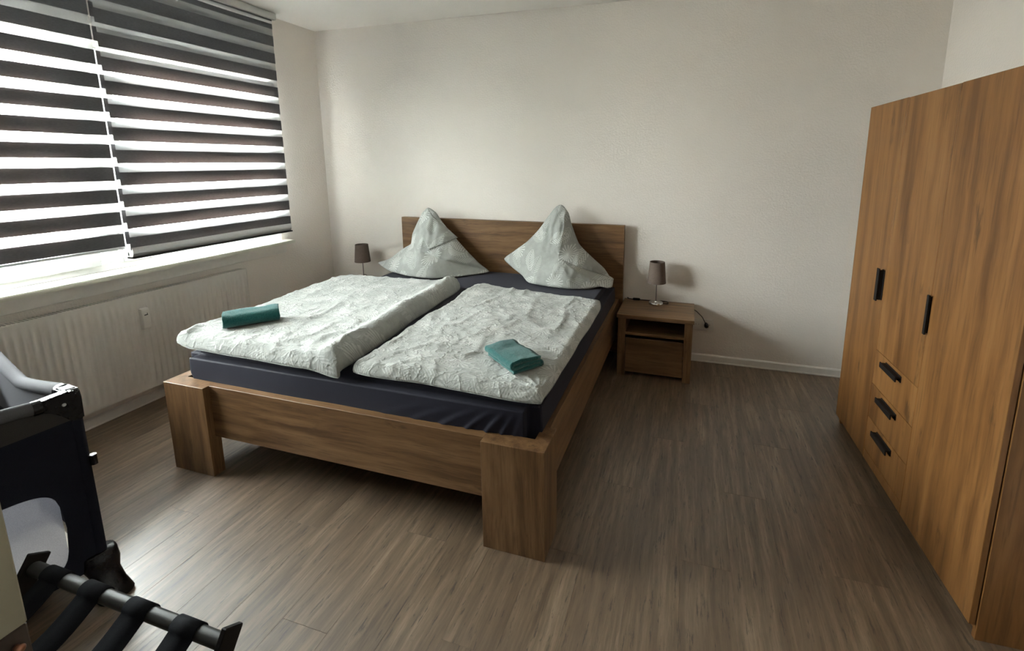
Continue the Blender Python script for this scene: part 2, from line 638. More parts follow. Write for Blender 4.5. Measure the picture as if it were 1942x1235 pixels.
def tube(name, pts, rad, mat, parent=None, n=12, smooth=True):
    bm = bmesh.new()
    tube_pts(bm, pts, rad, n)
    me = to_mesh(bm, name)
    o = link(name, me, mat, parent, PW.get(parent.name, Vector()) if parent is not None else pts[0], smooth)
    if smooth:
        try:
            me.set_sharp_from_angle(angle=math.radians(50))
        except Exception:
            pass
    return o


def spline(pts, per=8):
    """Catmull-Rom through the points"""
    P = [Vector(p) for p in pts]
    P = [P[0] * 2 - P[1]] + P + [P[-1] * 2 - P[-2]]
    out = []
    for i in range(1, len(P) - 2):
        for k in range(per):
            t = k / per
            a, b, c, d = P[i - 1], P[i], P[i + 1], P[i + 2]
            out.append(0.5 * ((2 * b) + (c - a) * t + (2 * a - 5 * b + 4 * c - d) * t * t + (3 * b - a - 3 * c + d) * t * t * t))
    out.append(P[-2])
    return out


def extrude_poly(name, poly, axis, lo, hi, mat, parent=None, bevel=0.0, seg=1):
    """2-D outline (the two other axes in order) pushed along axis between lo and hi"""
    bm = bmesh.new()
    def P(a, b, c):
        return {0: (c, a, b), 1: (a, c, b), 2: (a, b, c)}[axis]
    A = [bm.verts.new(P(a, b, lo)) for a, b in poly]
    B = [bm.verts.new(P(a, b, hi)) for a, b in poly]
    bm.faces.new(A[::-1])
    bm.faces.new(B)
    n = len(poly)
    for i in range(n):
        j = (i + 1) % n
        bm.faces.new((A[i], A[j], B[j], B[i]))
    me = to_mesh(bm, name, bevel, seg)
    return link(name, me, mat, parent, PW.get(parent.name, Vector()) if parent is not None else (0, 0, 0))


H = 2.585
XW = 4.588
YN = -4.3

# ---------------------------------------------------------------- room shell
fl = boxes('floor', [(-0.0, XW, YN, 0, -0.12, -0.006)], M['subfloor'])
tag(fl, 'grey-brown wood-look plank floor running toward the headboard wall', kind='structure')
PWD, PLN = 0.178, 1.22
x = 0.0
row = 0
plank_cache = {}
while x < XW - 0.001:
    x1 = min(x + PWD, XW)
    y = 0.0 + (row * 0.437) % PLN
    while y > YN:
        ya, yb = max(y - PLN, YN), min(y, 0.0)
        y -= PLN
        if yb - ya < 0.02:
            continue
        w_, l_ = round(x1 - x, 4), round(yb - ya, 4)
        key = (w_, l_)
        if key not in plank_cache:
            bm = bmesh.new()
            g, c = 0.0002, 0.0006
            hx, hy = w_ / 2 - g, l_ / 2 - g
            lowr = [bm.verts.new(p) for p in ((-hx, -hy, -0.006), (hx, -hy, -0.006), (hx, hy, -0.006), (-hx, hy, -0.006))]
            midr = [bm.verts.new((a.co.x, a.co.y, -c * 0.7)) for a in lowr]
            topr = [bm.verts.new((a.co.x - math.copysign(c, a.co.x), a.co.y - math.copysign(c, a.co.y), 0)) for a in lowr]
            bm.faces.new(topr)
            for A, B in ((lowr, midr), (midr, topr)):
                for i in range(4):
                    bm.faces.new((A[i], A[(i + 1) % 4], B[(i + 1) % 4], B[i]))
            me = bpy.data.meshes.new('plank')
            bm.to_mesh(me)
            bm.free()
            me.materials.append(M['floor'])
            plank_cache[key] = me
        o = bpy.data.objects.new('plank', plank_cache[key])
        COL.objects.link(o)
        o.parent = fl
        o.location = ((x + x1) / 2, (ya + yb) / 2, 0)
    x += PWD
    row += 1

WZ0, WZ1 = 0.855, 2.135      # window opening
WY0, WY1 = -3.02, -0.545
tag(boxes('ceiling', [(-0.2, XW + 0.12, YN - 0.12, 0.12, H, H + 0.1)], M['ceiling']), 'plain white ceiling', kind='structure')
tag(boxes('wall_back', [(-0.2, XW + 0.12, 0, 0.12, -0.12, H)], M['wall']), 'white textured wall behind the headboard', kind='structure')
tag(boxes('wall_right', [(XW, XW + 0.12, YN, 0, -0.12, H)], M['wall']), 'white wall behind the wardrobe', kind='structure')
# added behind the camera, unseen: doorway and dark corridor that lower the fill light
DX0, DX1, DZ = 2.45, 3.45, 2.02
tag(boxes('wall_front', [(-0.2, DX0, YN - 0.12, YN, -0.12, H), (DX1, XW + 0.12, YN - 0.12, YN, -0.12, H), (DX0, DX1, YN - 0.12, YN, DZ, H)], M['wall_low_bounce']),
    'unseen front wall darkened to cut bounce light, with an added doorway', kind='structure')
tag(boxes('added_dark_corridor', [(DX0 - 1.0, DX1 + 1.0, YN - 1.52, YN - 1.42, -0.12, H), (DX0 - 1.1, DX0 - 1.0, YN - 1.52, YN - 0.12, -0.12, H),
                            (DX1 + 1.0, DX1 + 1.1, YN - 1.52, YN - 0.12, -0.12, H), (DX0 - 1.1, DX1 + 1.1, YN - 1.52, YN - 0.12, H, H + 0.1),
                            (DX0 - 1.1, DX1 + 1.1, YN - 1.52, YN, -0.12, 0.0)], M['subfloor']), kind='structure')
tag(boxes('wall_left', [(-0.2, 0, WY1, 0, -0.12, H), (-0.2, 0, YN, WY0, -0.12, H),
                        (-0.2, 0, WY0, WY1, -0.12, WZ0 - 0.002), (-0.2, 0, WY0, WY1, WZ1, H)], M['wall']),
    'white wall with the window and radiator', kind='structure')

# skirting boards with a small ledge on top
def skirting(name, along, a0, a1, fixed, side):
    prof = [(0, 0.0), (0.016, 0.0), (0.016, 0.008), (0.013, 0.011), (0.013, 0.050), (0.006, 0.058), (0, 0.058)]
    poly = [(fixed + side * d, z) for d, z in prof]
    bm = bmesh.new()
    A, B = [], []
    for d, z in poly:
        if along == 'x':
            A.append(bm.verts.new((a0, d, z))); B.append(bm.verts.new((a1, d, z)))
        else:
            A.append(bm.verts.new((d, a0, z))); B.append(bm.verts.new((d, a1, z)))
    bm.faces.new(A); bm.faces.new(B[::-1])
    for i in range(len(A)):
        j = (i + 1) % len(A)
        bm.faces.new((A[i], A[j], B[j], B[i]))
    return tag(link(name, to_mesh(bm, name), M['skirting']), kind='structure')

skirting('baseboard_back', 'x', 0.016, XW - 0.016, 0.0, -1)
skirting('baseboard_left', 'y', YN, -0.016, 0.0, 1)
skirting('baseboard_right', 'y', YN, -0.016, XW, -1)

# ---------------------------------------------------------------- window
wf = root('window_1', (-0.06, -1.78, WZ0))
tag(wf, 'white plastic two-casement window behind the striped blinds', kind='structure')
XI, XO = -0.035, -0.10
def ring(name, y0, y1, z0, z1, wy0, wy1, wz0, wz1, xa, xb, mat, parent, bevel=0.003):
    """rectangular frame: outer size and member widths"""
    return boxes(name, [(xa, xb, y0, y1, z0, z0 + wz0), (xa, xb, y0, y1, z1 - wz1, z1),
                        (xa, xb, y0, y0 + wy0, z0 + wz0, z1 - wz1), (xa, xb, y1 - wy1, y1, z0 + wz0, z1 - wz1)], mat, parent, bevel)
ring('frame', WY0, WY1, WZ0, WZ1, 0.05, 0.045, 0.045, 0.04, XO, XI - 0.012, M['pvc'], wf)
box('mullion', XO, XI - 0.012, -1.735, -1.650, WZ0 + 0.045, WZ1 - 0.04, M['pvc'], wf, 0.003)
for (ya, yb, wa, wb_) in ((-2.965, -1.745, 0.075, 0.13), (-1.640, -0.595, 0.075, 0.045)):
    s = ring('sash', ya, yb, WZ0 + 0.035, WZ1 - 0.03, wa, wb_, 0.088, 0.05, XO + 0.012, XI, M['pvc'], wf, 0.004)
    PW[s.name] = PW[wf.name]
    gy0, gy1, gz0, gz1 = ya + wa, yb - wb_, WZ0 + 0.035 + 0.088, WZ1 - 0.03 - 0.05
    ring('gasket', gy0, gy1, gz0, gz1, 0.006, 0.006, 0.006, 0.006, -0.075, -0.058, M['cassette'], s, 0)
    box('glass_pane', -0.070, -0.064, gy0 + 0.003, gy1 - 0.003, gz0 + 0.003, gz1 - 0.003, M['glass'], s, 0)
sl = root('window_sill', (0.03, -1.9, 0.82))
box('sill_board', -0.035, 0.095, WY0 - 0.05, -0.498, 0.826, 0.850, M['sill'], sl, 0.004, 2)
box('added_apron', 0.0, 0.018, WY0 - 0.03, -0.520, 0.745, 0.8255, M['skirting'], sl, 0.002)  # panel added below the sill to give the wall a shadow edge
tag(sl, 'cream window sill board above the radiator', kind='structure')

# ---------------------------------------------------------------- day-and-night blinds
BK = (3.172 - 0.095) / (3.172 - 0.065)
def blind(y0, y1, zbot, dark_bottom, back_shift, label, bar, e0=0.008, e1=0.028):
    y0, y1 = -3.499 + (y0 + 3.499) * BK, -3.499 + (y1 + 3.499) * BK
    zbot, dark_bottom = 1.4815 + (zbot - 1.4815) * BK, 1.4815 + (dark_bottom - 1.4815) * BK
    back_shift *= BK
    rt = root('striped_roller_blind', (0.05, (y0 + y1) / 2, zbot))
    tag(rt, label, 'blind', 'striped day-and-night roller blinds at the window')
    ztop = 2.540
    box('headrail', 0.030, 0.118, y0 - e0, y1 + e1, 2.530, 2.578, M['cassette'], rt, 0.004, 2)
    lathe_pts = [(0.080, y0, 2.508), (0.080, y1, 2.508)]
    for side, xp, shift, inset in ((0, 0.096, 0.0, 0.0), (1, 0.066, back_shift, 0.0)):
        k0 = -2
        zs = []
        z = dark_bottom + shift - 0.125 * BK * 4
        while z < ztop:
            d0, d1 = z, z + 0.075 * BK
            s0, s1 = z + 0.075 * BK, z + 0.125 * BK
            zs.append(('dark', max(d0, zbot + 0.012), min(d1, ztop)))
            zs.append(('sheer', max(s0, zbot + 0.012), min(s1, ztop)))
            z += 0.125 * BK
        for kind_, a, b in zs:
            if b - a < 0.002:
                continue
            bm = bmesh.new()
            ins = 0.0 if kind_ == 'dark' else 0.0025
            n = 16
            th = 0.0009
            fr, bk = [], []
            for zz in (a, b):
                for xo, lst in ((xp + th / 2, fr), (xp - th / 2, bk)):
                    lst.append([bm.verts.new((xo + 0.0015 * math.sin(3.0 * (y0 + (y1 - y0) * i / n) * 2 + zz * 4), y0 + ins + (y1 - y0 - 2 * ins) * i / n, zz)) for i in range(n + 1)])
            for lst in (fr, bk):
                for i in range(n):
                    bm.faces.new((lst[0][i], lst[0][i + 1], lst[1][i + 1], lst[1][i]))
            if kind_ == 'dark':
                for i in range(n):
                    bm.faces.new((fr[0][i], fr[0][i + 1], bk[0][i + 1], bk[0][i]))
                    bm.faces.new((fr[1][i], fr[1][i + 1], bk[1][i + 1], bk[1][i]))
            else:
                bmesh.ops.delete(bm, geom=[v for l_ in bk for v in l_], context='VERTS')
            nm = 'dark_band' if kind_ == 'dark' else 'sheer_band'
            link(nm, to_mesh(bm, nm), M['dark_cloth' if kind_ == 'dark' else 'sheer'], rt, PW[rt.name])
    tube('roller', lathe_pts, 0.020, M['alu'], rt, 16)
    if bar:
        # rounded aluminium weight bar in a sheer pocket, dark strip along its foot
        prof = [(0.080 + 0.026 * math.cos(t), zbot + 0.034 + 0.034 * math.sin(t)) for t in [2 * math.pi * i / 20 for i in range(20)]]
        extrude_poly('bottom_bar', [(px_, pz_) for px_, pz_ in prof], 1, y0 + 0.004, y1 - 0.004, M['alu'], rt)
        box('bottom_strip', 0.056, 0.108, y0, y1, zbot - 0.006, zbot + 0.003, M['charcoal'], rt, 0.001)
    else:
        box('bottom_bar', 0.058, 0.104, y0 + 0.002, y1 - 0.002, zbot, zbot + 0.013, M['alu'], rt, 0.004, 2)
    # bead cord at the side
    return rt

blind(-1.655, -0.503, 0.925, 0.971, 0.0330, 'right-hand grey striped roller blind with narrow offset stripes', True)
blind(-3.020, -1.680, 0.985, 0.999, 0.006, 'left-hand grey striped roller blind with wide see-through stripes, hanging slightly higher', False, 0.012, 0.008)

# ---------------------------------------------------------------- radiator
RY0, RY1, RZ0, RZ1 = -2.972, -0.974, 0.127, 0.714
rad = root('panel_radiator', (0.07, -1.97, RZ0))
tag(rad, 'white ribbed panel radiator on the wall below the window', 'radiator')
bm = bmesh.new()
pitch = 0.0333
nr = int((RY1 - RY0 - 0.03) / pitch)
ys = []
for i in range(nr + 1):
    c = RY0 + 0.018 + i * pitch
    for dlt, hgt in ((-0.0105, 0), (-0.006, 0.7), (-0.002, 1), (0.002, 1), (0.006, 0.7), (0.0105, 0)):
        ys.append((c + dlt, hgt))
ys = [(RY0, 0)] + ys + [(RY1, 0)]
zl = [(RZ0, 0), (RZ0 + 0.02, 0), (RZ0 + 0.045, 0.6), (RZ0 + 0.07, 1), (RZ1 - 0.085, 1), (RZ1 - 0.06, 0.6), (RZ1 - 0.035, 0), (RZ1 - 0.012, 0)]
XF = 0.104
grid = [[bm.verts.new((XF + 0.0085 * hy_ * hz_, yy, zz)) for yy, hy_ in ys] for zz, hz_ in zl]
for a in range(len(zl) - 1):
    for b in range(len(ys) - 1):
        bm.faces.new((grid[a][b], grid[a][b + 1], grid[a + 1][b + 1], grid[a + 1][b]))
link('front_panel', to_mesh(bm, 'front_panel'), M['radiator'], rad, PW[rad.name], True)
box('rear_panel', 0.035, 0.050, RY0, RY1, RZ0, RZ1 - 0.015, M['radiator'], rad, 0.003)
box('side_cover', 0.035, XF + 0.002, RY1 - 0.003, RY1 + 0.003, RZ0 + 0.01, RZ1 - 0.004, M['radiator'], rad, 0.001)
box('side_cover', 0.035, XF + 0.002, RY0 - 0.003, RY0 + 0.003, RZ0 + 0.01, RZ1 - 0.004, M['radiator'], rad, 0.001)
box('top_rail', XF - 0.010, XF + 0.004, RY0, RY1 + 0.002, RZ1 - 0.014, RZ1, M['radiator'], rad, 0.003, 2)
bm = bmesh.new()
yy = RY0 + 0.01
while yy < RY1 - 0.01:
    bm_box(bm, 0.038, XF - 0.010, yy, yy + 0.007, RZ1 - 0.006, RZ1 - 0.002)
    yy += 0.016
link('top_grille', to_mesh(bm, 'top_grille'), M['radiator'], rad, PW[rad.name])
box('wall_bracket', 0.0, 0.036, RY1 - 0.25, RY1 - 0.22, 0.2, 0.66, M['radiator'], rad)
box('wall_bracket', 0.0, 0.036, RY0 + 0.22, RY0 + 0.25, 0.2, 0.66, M['radiator'], rad)

hm = root('heat_meter', (XF + 0.006, -1.672, 0.508))
tag(hm, 'small white heat cost meter clipped onto the radiator front', 'meter')
extrude_poly('meter_body', [(XF + 0.004, 0.508), (XF + 0.030, 0.508), (XF + 0.036, 0.515), (XF + 0.034, 0.620), (XF + 0.026, 0.630), (XF + 0.004, 0.630)], 1, -1.693, -1.652, M['plastic'], hm, 0.002)
box('display_slot', XF + 0.033, XF + 0.0365, -1.682, -1.664, 0.589, 0.594, M['slot'], hm, 0)
box('display_mark', XF + 0.033, XF + 0.0362, -1.667, -1.665, 0.594, 0.602, M['slot'], hm, 0)

# ---------------------------------------------------------------- bed
bed = root('double_bed', (1.768, -1.05, 0))
tag(bed, 'double bed with brown oak-look frame, panel headboard and chunky feet', 'bed')
BX0, BX1, BY, BH = 0.818, 2.718, -2.055, 0.451
IN = 0.030
def lpost(xa, sgn):
    """L-shaped corner foot: a wide board across the foot end and one along the side"""
    w, t, d = 0.251, 0.058, 0.165
    if sgn > 0:
        poly = [(xa, BY), (xa + w, BY), (xa + w, BY + t), (xa + t, BY + t), (xa + t, BY + d), (xa, BY + d)]
    else:
        poly = [(xa, BY), (xa, BY + d), (xa - t, BY + d), (xa - t, BY + t), (xa - w, BY + t), (xa - w, BY)]
    return extrude_poly('foot_post', poly, 2, 0.0, BH, M['oak_z'], bed, 0.0012)
lpost(BX0, 1)
lpost(BX1, -1)
box('foot_rail', BX0 + 0.251, BX1 - 0.251, BY + IN, BY + IN + 0.042, 0.195, BH, M['oak_x'], bed, 0.0012)
# the inner board that ties the two posts together at the top
box('rail_ledge', BX0 + 0.058, BX0 + 0.251, BY + 0.0585, BY + IN + 0.042, 0.30, BH, M['oak_x'], bed, 0.0)
box('rail_ledge', BX1 - 0.251, BX1 - 0.058, BY + 0.0585, BY + IN + 0.042, 0.30, BH, M['oak_x'], bed, 0.0)
for xa, xb in ((BX0 + IN - 0.004, BX0 + IN + 0.024), (BX1 - IN - 0.024, BX1 - IN + 0.004)):
    box('side_rail', xa, xb, BY + 0.165, -0.075, 0.195, BH, M['oak_y'], bed, 0.0012)
box('headboard', BX0, BX1, -0.075, -0.030, 0.03, 1.014, M['oak_x'], bed, 0.0012)
for xa in (BX0 + 0.03, BX1 - 0.08):
    box('head_leg', xa, xa + 0.05, -0.028, -0.004, 0, 0.9, M['oak_z'], bed, 0.0012)
boxes('slat_base', [(BX0 + 0.056, BX1 - 0.056, -1.95 + i * 0.145, -1.89 + i * 0.145, 0.245, 0.258) for i in range(13)] +
      [(1.745, 1.791, -1.97, -0.08, 0.205, 0.244)], M['oak_x'], bed)

# mattress with the fitted sheet: rounded block, pulled folds near the foot corner
def smooth01(t):
    t = max(0.0, min(1.0, t))
    return t * t * (3 - 2 * t)

def ridge(v, c, w):
    return math.exp(-((v - c) / w) ** 2)

mat_ = root('fitted_mattress', (1.768, -1.03, 0.26))
tag(mat_, 'mattress in a dark navy fitted sheet on the brown bed', 'mattress')
MX0, MX1, MY0, MY1, MZ0, MZ1 = 0.874, 2.662, -1.982, -0.078, 0.262, 0.603
bm = bmesh.new()
bm_box(bm, MX0, MX1, MY0, MY1, MZ0, MZ1)
bmesh.ops.bevel(bm, geom=list(bm.edges), offset=0.050, segments=9, affect='EDGES')
me = bpy.data.meshes.new('t'); bm.to_mesh(me); bm.free()
bm = bmesh.new(); bm.from_mesh(me); bpy.data.meshes.remove(me)
# slice into a fine lattice so that it can be shaped
for ax, a, b, n in ((0, MX0, MX1, 230), (1, MY0, MY1, 60), (2, MZ0, MZ1, 30)):
    for i in range(1, n):
        co = [0, 0, 0]; no = [0, 0, 0]
        co[ax] = a + (b - a) * i / n; no[ax] = 1
        bmesh.ops.bisect_plane(bm, geom=list(bm.verts) + list(bm.edges) + list(bm.faces), plane_co=co, plane_no=no)
folds = [(1.98, 0.42, 0.30), (2.13, 0.34, 0.42), (2.26, 0.26, 0.60), (2.37, 0.18, 0.75), (2.455, 0.13, 0.85), (2.52, 0.09, 0.9), (2.575, 0.055, 0.85)]
for v in bm.verts:
    p = v.co
    zr = (p.z - MZ0) / (MZ1 - MZ0)
    if p.y < MY0 + 0.06:                      # foot face
        k = (1 - smooth01((p.y - MY0) / 0.06)) * smooth01((MX1 - 0.02 - p.x) / 0.16)
        off = -0.008 * math.sin(math.pi * min(1, max(0, zr)))
        zz = (zr - 0.50) / 0.42                # 0 at the rail, 1 near the top of the pull
        for c, run, amp_ in folds:  # curved pulls: flat far from the corner, steep next to it
            q = max(0.0, zz)
            cx = c + run * (q ** 1.4)
            sl_ = math.sqrt(1 + (run / 0.15) ** 2)
            w_ = 0.0065 * sl_
            env = smooth01(zz / 0.08 + 0.3) * (1 - smooth01((zz - 0.35) / 0.5))
            off -= 0.0085 * amp_ * env * (ridge(p.x, cx, w_) - 0.55 * ridge(p.x, cx - 1.9 * w_, 1.5 * w_))
        off -= 0.005 * noise.noise(Vector((p.x * 3.2, p.z * 5, 0.3)))
        p.y += off * k
    if p.x > MX1 - 0.06:
        k = smooth01((p.x - MX1 + 0.06) / 0.06)
        p.x += k * (0.008 * math.sin(math.pi * min(1, max(0, zr))) + 0.003 * noise.noise(Vector((p.y * 4, p.z * 4, 5.1))))
    if p.x < MX0 + 0.10:                      # swells over the side rail on the window side
        p.x -= 0.026 * (1 - smooth01((p.x - MX0) / 0.10)) * smooth01((p.z - 0.454) / 0.03)
    if p.z > MZ1 - 0.03:
        p.z += 0.004 * noise.noise(Vector((p.x * 2.3, p.y * 2.3, 0)))
link('sheet_and_core', to_mesh(bm, 'sheet_and_core'), M['sheet'], mat_, PW[mat_.name], True)


# ---------------------------------------------------------------- duvets
def wrinkle(x, y, seed, amp=1.0):
    p = Vector((x, y, seed))
    w1 = Vector((noise.noise(p * 2.0), noise.noise(p * 2.0 + Vector((9, 3, 1))), 0)) * 0.12
    q = p + w1
    a = 1 - abs(noise.noise(Vector((q.x * 5.5, q.y * 3.0, seed))) * 2.6)
    b = 1 - abs(noise.noise(Vector((q.x * 9.0 + 3, q.y * 13.0, seed + 4))) * 2)
    c = 1 - abs(noise.noise(Vector((q.x * 22.0 + 3, q.y * 17.0, seed + 8))) * 2)
    return amp * (0.0075 * max(0, a) ** 4 + 0.0045 * max(0, b) ** 3 + 0.0022 * max(0, c) ** 2 + 0.009 * noise.noise(p * 2.6))

def duvet(name, label, FL, FR, HR, HL, thick, seed, bulges, pat=(0, 0), overhang_left=False):
    """FL.. are the four corners (x, y) at the mattress, foot-left, foot-right, head-right, head-left"""
    rt = root(name, ((FL[0] + FR[0]) / 2, (FL[1] + HL[1]) / 2, 0.61))
    tag(rt, label, 'duvet', 'floral duvets laid on the double bed')
    NX, NY = 110, 140
    bm = bmesh.new()
    uvl = bm.loops.layers.uv.new('UVMap')
    def pos(s, t):
        a = Vector((FL[0], FL[1])).lerp(Vector((FR[0], FR[1])), s)
        b = Vector((HL[0], HL[1])).lerp(Vector((HR[0], HR[1])), s)
        q = a.lerp(b, t)
        # soft outlines: edges wander a little and corners are rounded
        cs, ct = abs(2 * s - 1), abs(2 * t - 1)
        rc = 0.010 * (cs ** 12) * (ct ** 12)
        q.x -= math.copysign(rc, s - 0.5)
        q.y -= math.copysign(rc, t - 0.5)
        q.x += 0.010 * noise.noise(Vector((seed, t * 5.0, 1))) * cs ** 3
        q.y += 0.014 * noise.noise(Vector((s * 4.0, seed, 2))) * ct ** 3
        return q
    def prof(d, w):
        d = max(0.0, min(1.0, d / w))
        return math.sqrt(max(0.0, 1 - (1 - d) ** 2))
    TOP, BOT, MID = {}, {}, {}
    # remapped parameters put more rows near the edges
    def rm(i, n):
        t = i / n
        return 0.5 - 0.5 * math.cos(math.pi * t) * (0.75 + 0.25 * abs(math.cos(math.pi * t))) if 0 < i < n else float(i == n)
    for i in range(NX + 1):
        s = rm(i, NX)
        for j in range(NY + 1):
            t = rm(j, NY)
            q = pos(s, t)
            wl, wr_, wf_, wh_ = 0.045, bulges.get('rw', 0.045), 0.04, 0.05
            e = min(prof(s, wl), prof(1 - s, wr_), prof(t, wf_ * 0.75), prof(1 - t, wh_ * 0.7))
            base = 0.6055
            hgt = thick * (0.55 + 0.45 * e) * (0.25 + 0.75 * e)
            if 'right_roll' in bulges:
                hgt += bulges['right_roll'] * ridge(s, 0.93, 0.06) * e
            if 'left_dip' in bulges:
                hgt -= bulges['left_dip'] * (1 - smooth01(s / 0.25)) * e
            for (bs, bt, bw, bh) in bulges.get('lumps', []):
                hgt += bh * math.exp(-((s - bs) ** 2 + (t - bt) ** 2) / (bw * bw)) * e
            hgt += wrinkle(q.x, q.y, seed) * min(1, e * 1.5) * 1.0
            # tassel-like pull folds that run into the foot corners
            for (cs_, ct_) in bulges.get('pulls', []):
                dx, dy = s - cs_, (t - ct_) * 1.4
                rr = math.hypot(dx, dy)
                if 0.01 < rr < 0.28:
                    an = math.atan2(dy, dx)
                    hgt += 0.006 * math.sin(an * 16 + seed) * (1 - rr / 0.28) * min(1, rr / 0.05) * e
            dz = -0.008 * (1 - smooth01(t / 0.03))
            for fn in bulges.get('shape', []):
                dz += fn(s, t, q)
            zb = base + dz
            TOP[i, j] = bm.verts.new((q.x, q.y, zb + max(0.006, hgt)))
            if 0 < i < NX and 0 < j < NY:
                BOT[i, j] = bm.verts.new((q.x, q.y, zb + 0.0005))
    # the rim is drawn in a little under the top edge, so the side reads as a soft double seam
    for i in range(NX + 1):
        for j in range(NY + 1):
            if (i, j) not in BOT:
                c = TOP[i, j].co
                ctr = Vector(((FL[0] + FR[0] + HL[0] + HR[0]) / 4, (FL[1] + FR[1] + HL[1] + HR[1]) / 4, 0))
                dr = (Vector((c.x, c.y, 0)) - ctr).normalized()
                s, t = rm(i, NX), rm(j, NY)
                dz = -0.008 * (1 - smooth01(t / 0.03)) + sum(fn(s, t, pos(s, t)) for fn in bulges.get('shape', []))
                BOT[i, j] = bm.verts.new((c.x - dr.x * 0.008, c.y - dr.y * 0.008, 0.6055 + dz))
    def uvof(v, s, t):
        return (pat[0] + v.co.x, pat[1] + v.co.y + (v.co.z - 0.62) * 0.5)
    def face(vs):
        f_ = bm.faces.new(vs)
        for lp in f_.loops:
            lp[uvl].uv = uvof(lp.vert, 0, 0)
        f_.smooth = True
        return f_
    for i in range(NX):
        for j in range(NY):
            face((TOP[i, j], TOP[i + 1, j], TOP[i + 1, j + 1], TOP[i, j + 1]))
            face((BOT[i, j], BOT[i, j + 1], BOT[i + 1, j + 1], BOT[i + 1, j]))
    for i in range(NX):
        face((BOT[i, 0], BOT[i + 1, 0], TOP[i + 1, 0], TOP[i, 0]))
        face((BOT[i + 1, NY], BOT[i, NY], TOP[i, NY], TOP[i + 1, NY]))
    for j in range(NY):
        face((BOT[0, j + 1], BOT[0, j], TOP[0, j], TOP[0, j + 1]))
        face((BOT[NX, j], BOT[NX, j + 1], TOP[NX, j + 1], TOP[NX, j]))
    me = bpy.data.meshes.new(name + '_cover')
    bm.to_mesh(me)
    bm.free()
    link('cover', me, M['print_duvet'], rt, PW[rt.name], True)
    return rt

duvet('duvet', 'left floral duvet by the window, its right side puffed up and foot corner hanging over',
      (0.800, -1.976), (1.795, -2.008), (1.672, -0.645), (0.715, -0.735), 0.052, 3.1,
      {'right_roll': 0.040, 'rw': 0.030, 'lumps': [(0.25, 0.85, 0.25, 0.010)], 'pulls': [(0.97, 0.02), (0.9, 0.98)],
       'shape': [lambda s, t, q: 0.014 * (1 - smooth01(s / 0.12)) * (1 - smooth01(t / 0.4)),
                 lambda s, t, q: -0.020 * smooth01((s - 0.80) / 0.2) * (1 - smooth01(t / 0.05)) if t < 0.012 and s > 0.8 else 0.0]},
      (0.03, 0.07))
duvet('duvet', 'right floral duvet on the side of the nightstand in view, flatter and more creased',
      (1.822, -1.968), (2.690, -1.998), (2.690, -0.775), (1.765, -0.615), 0.040, 8.4,
      {'lumps': [(0.08, 0.90, 0.16, 0.016), (0.5, 0.5, 0.4, 0.006)], 'left_dip': 0.006, 'pulls': [(0.98, 0.02)]},
      (0.11, 0.02))


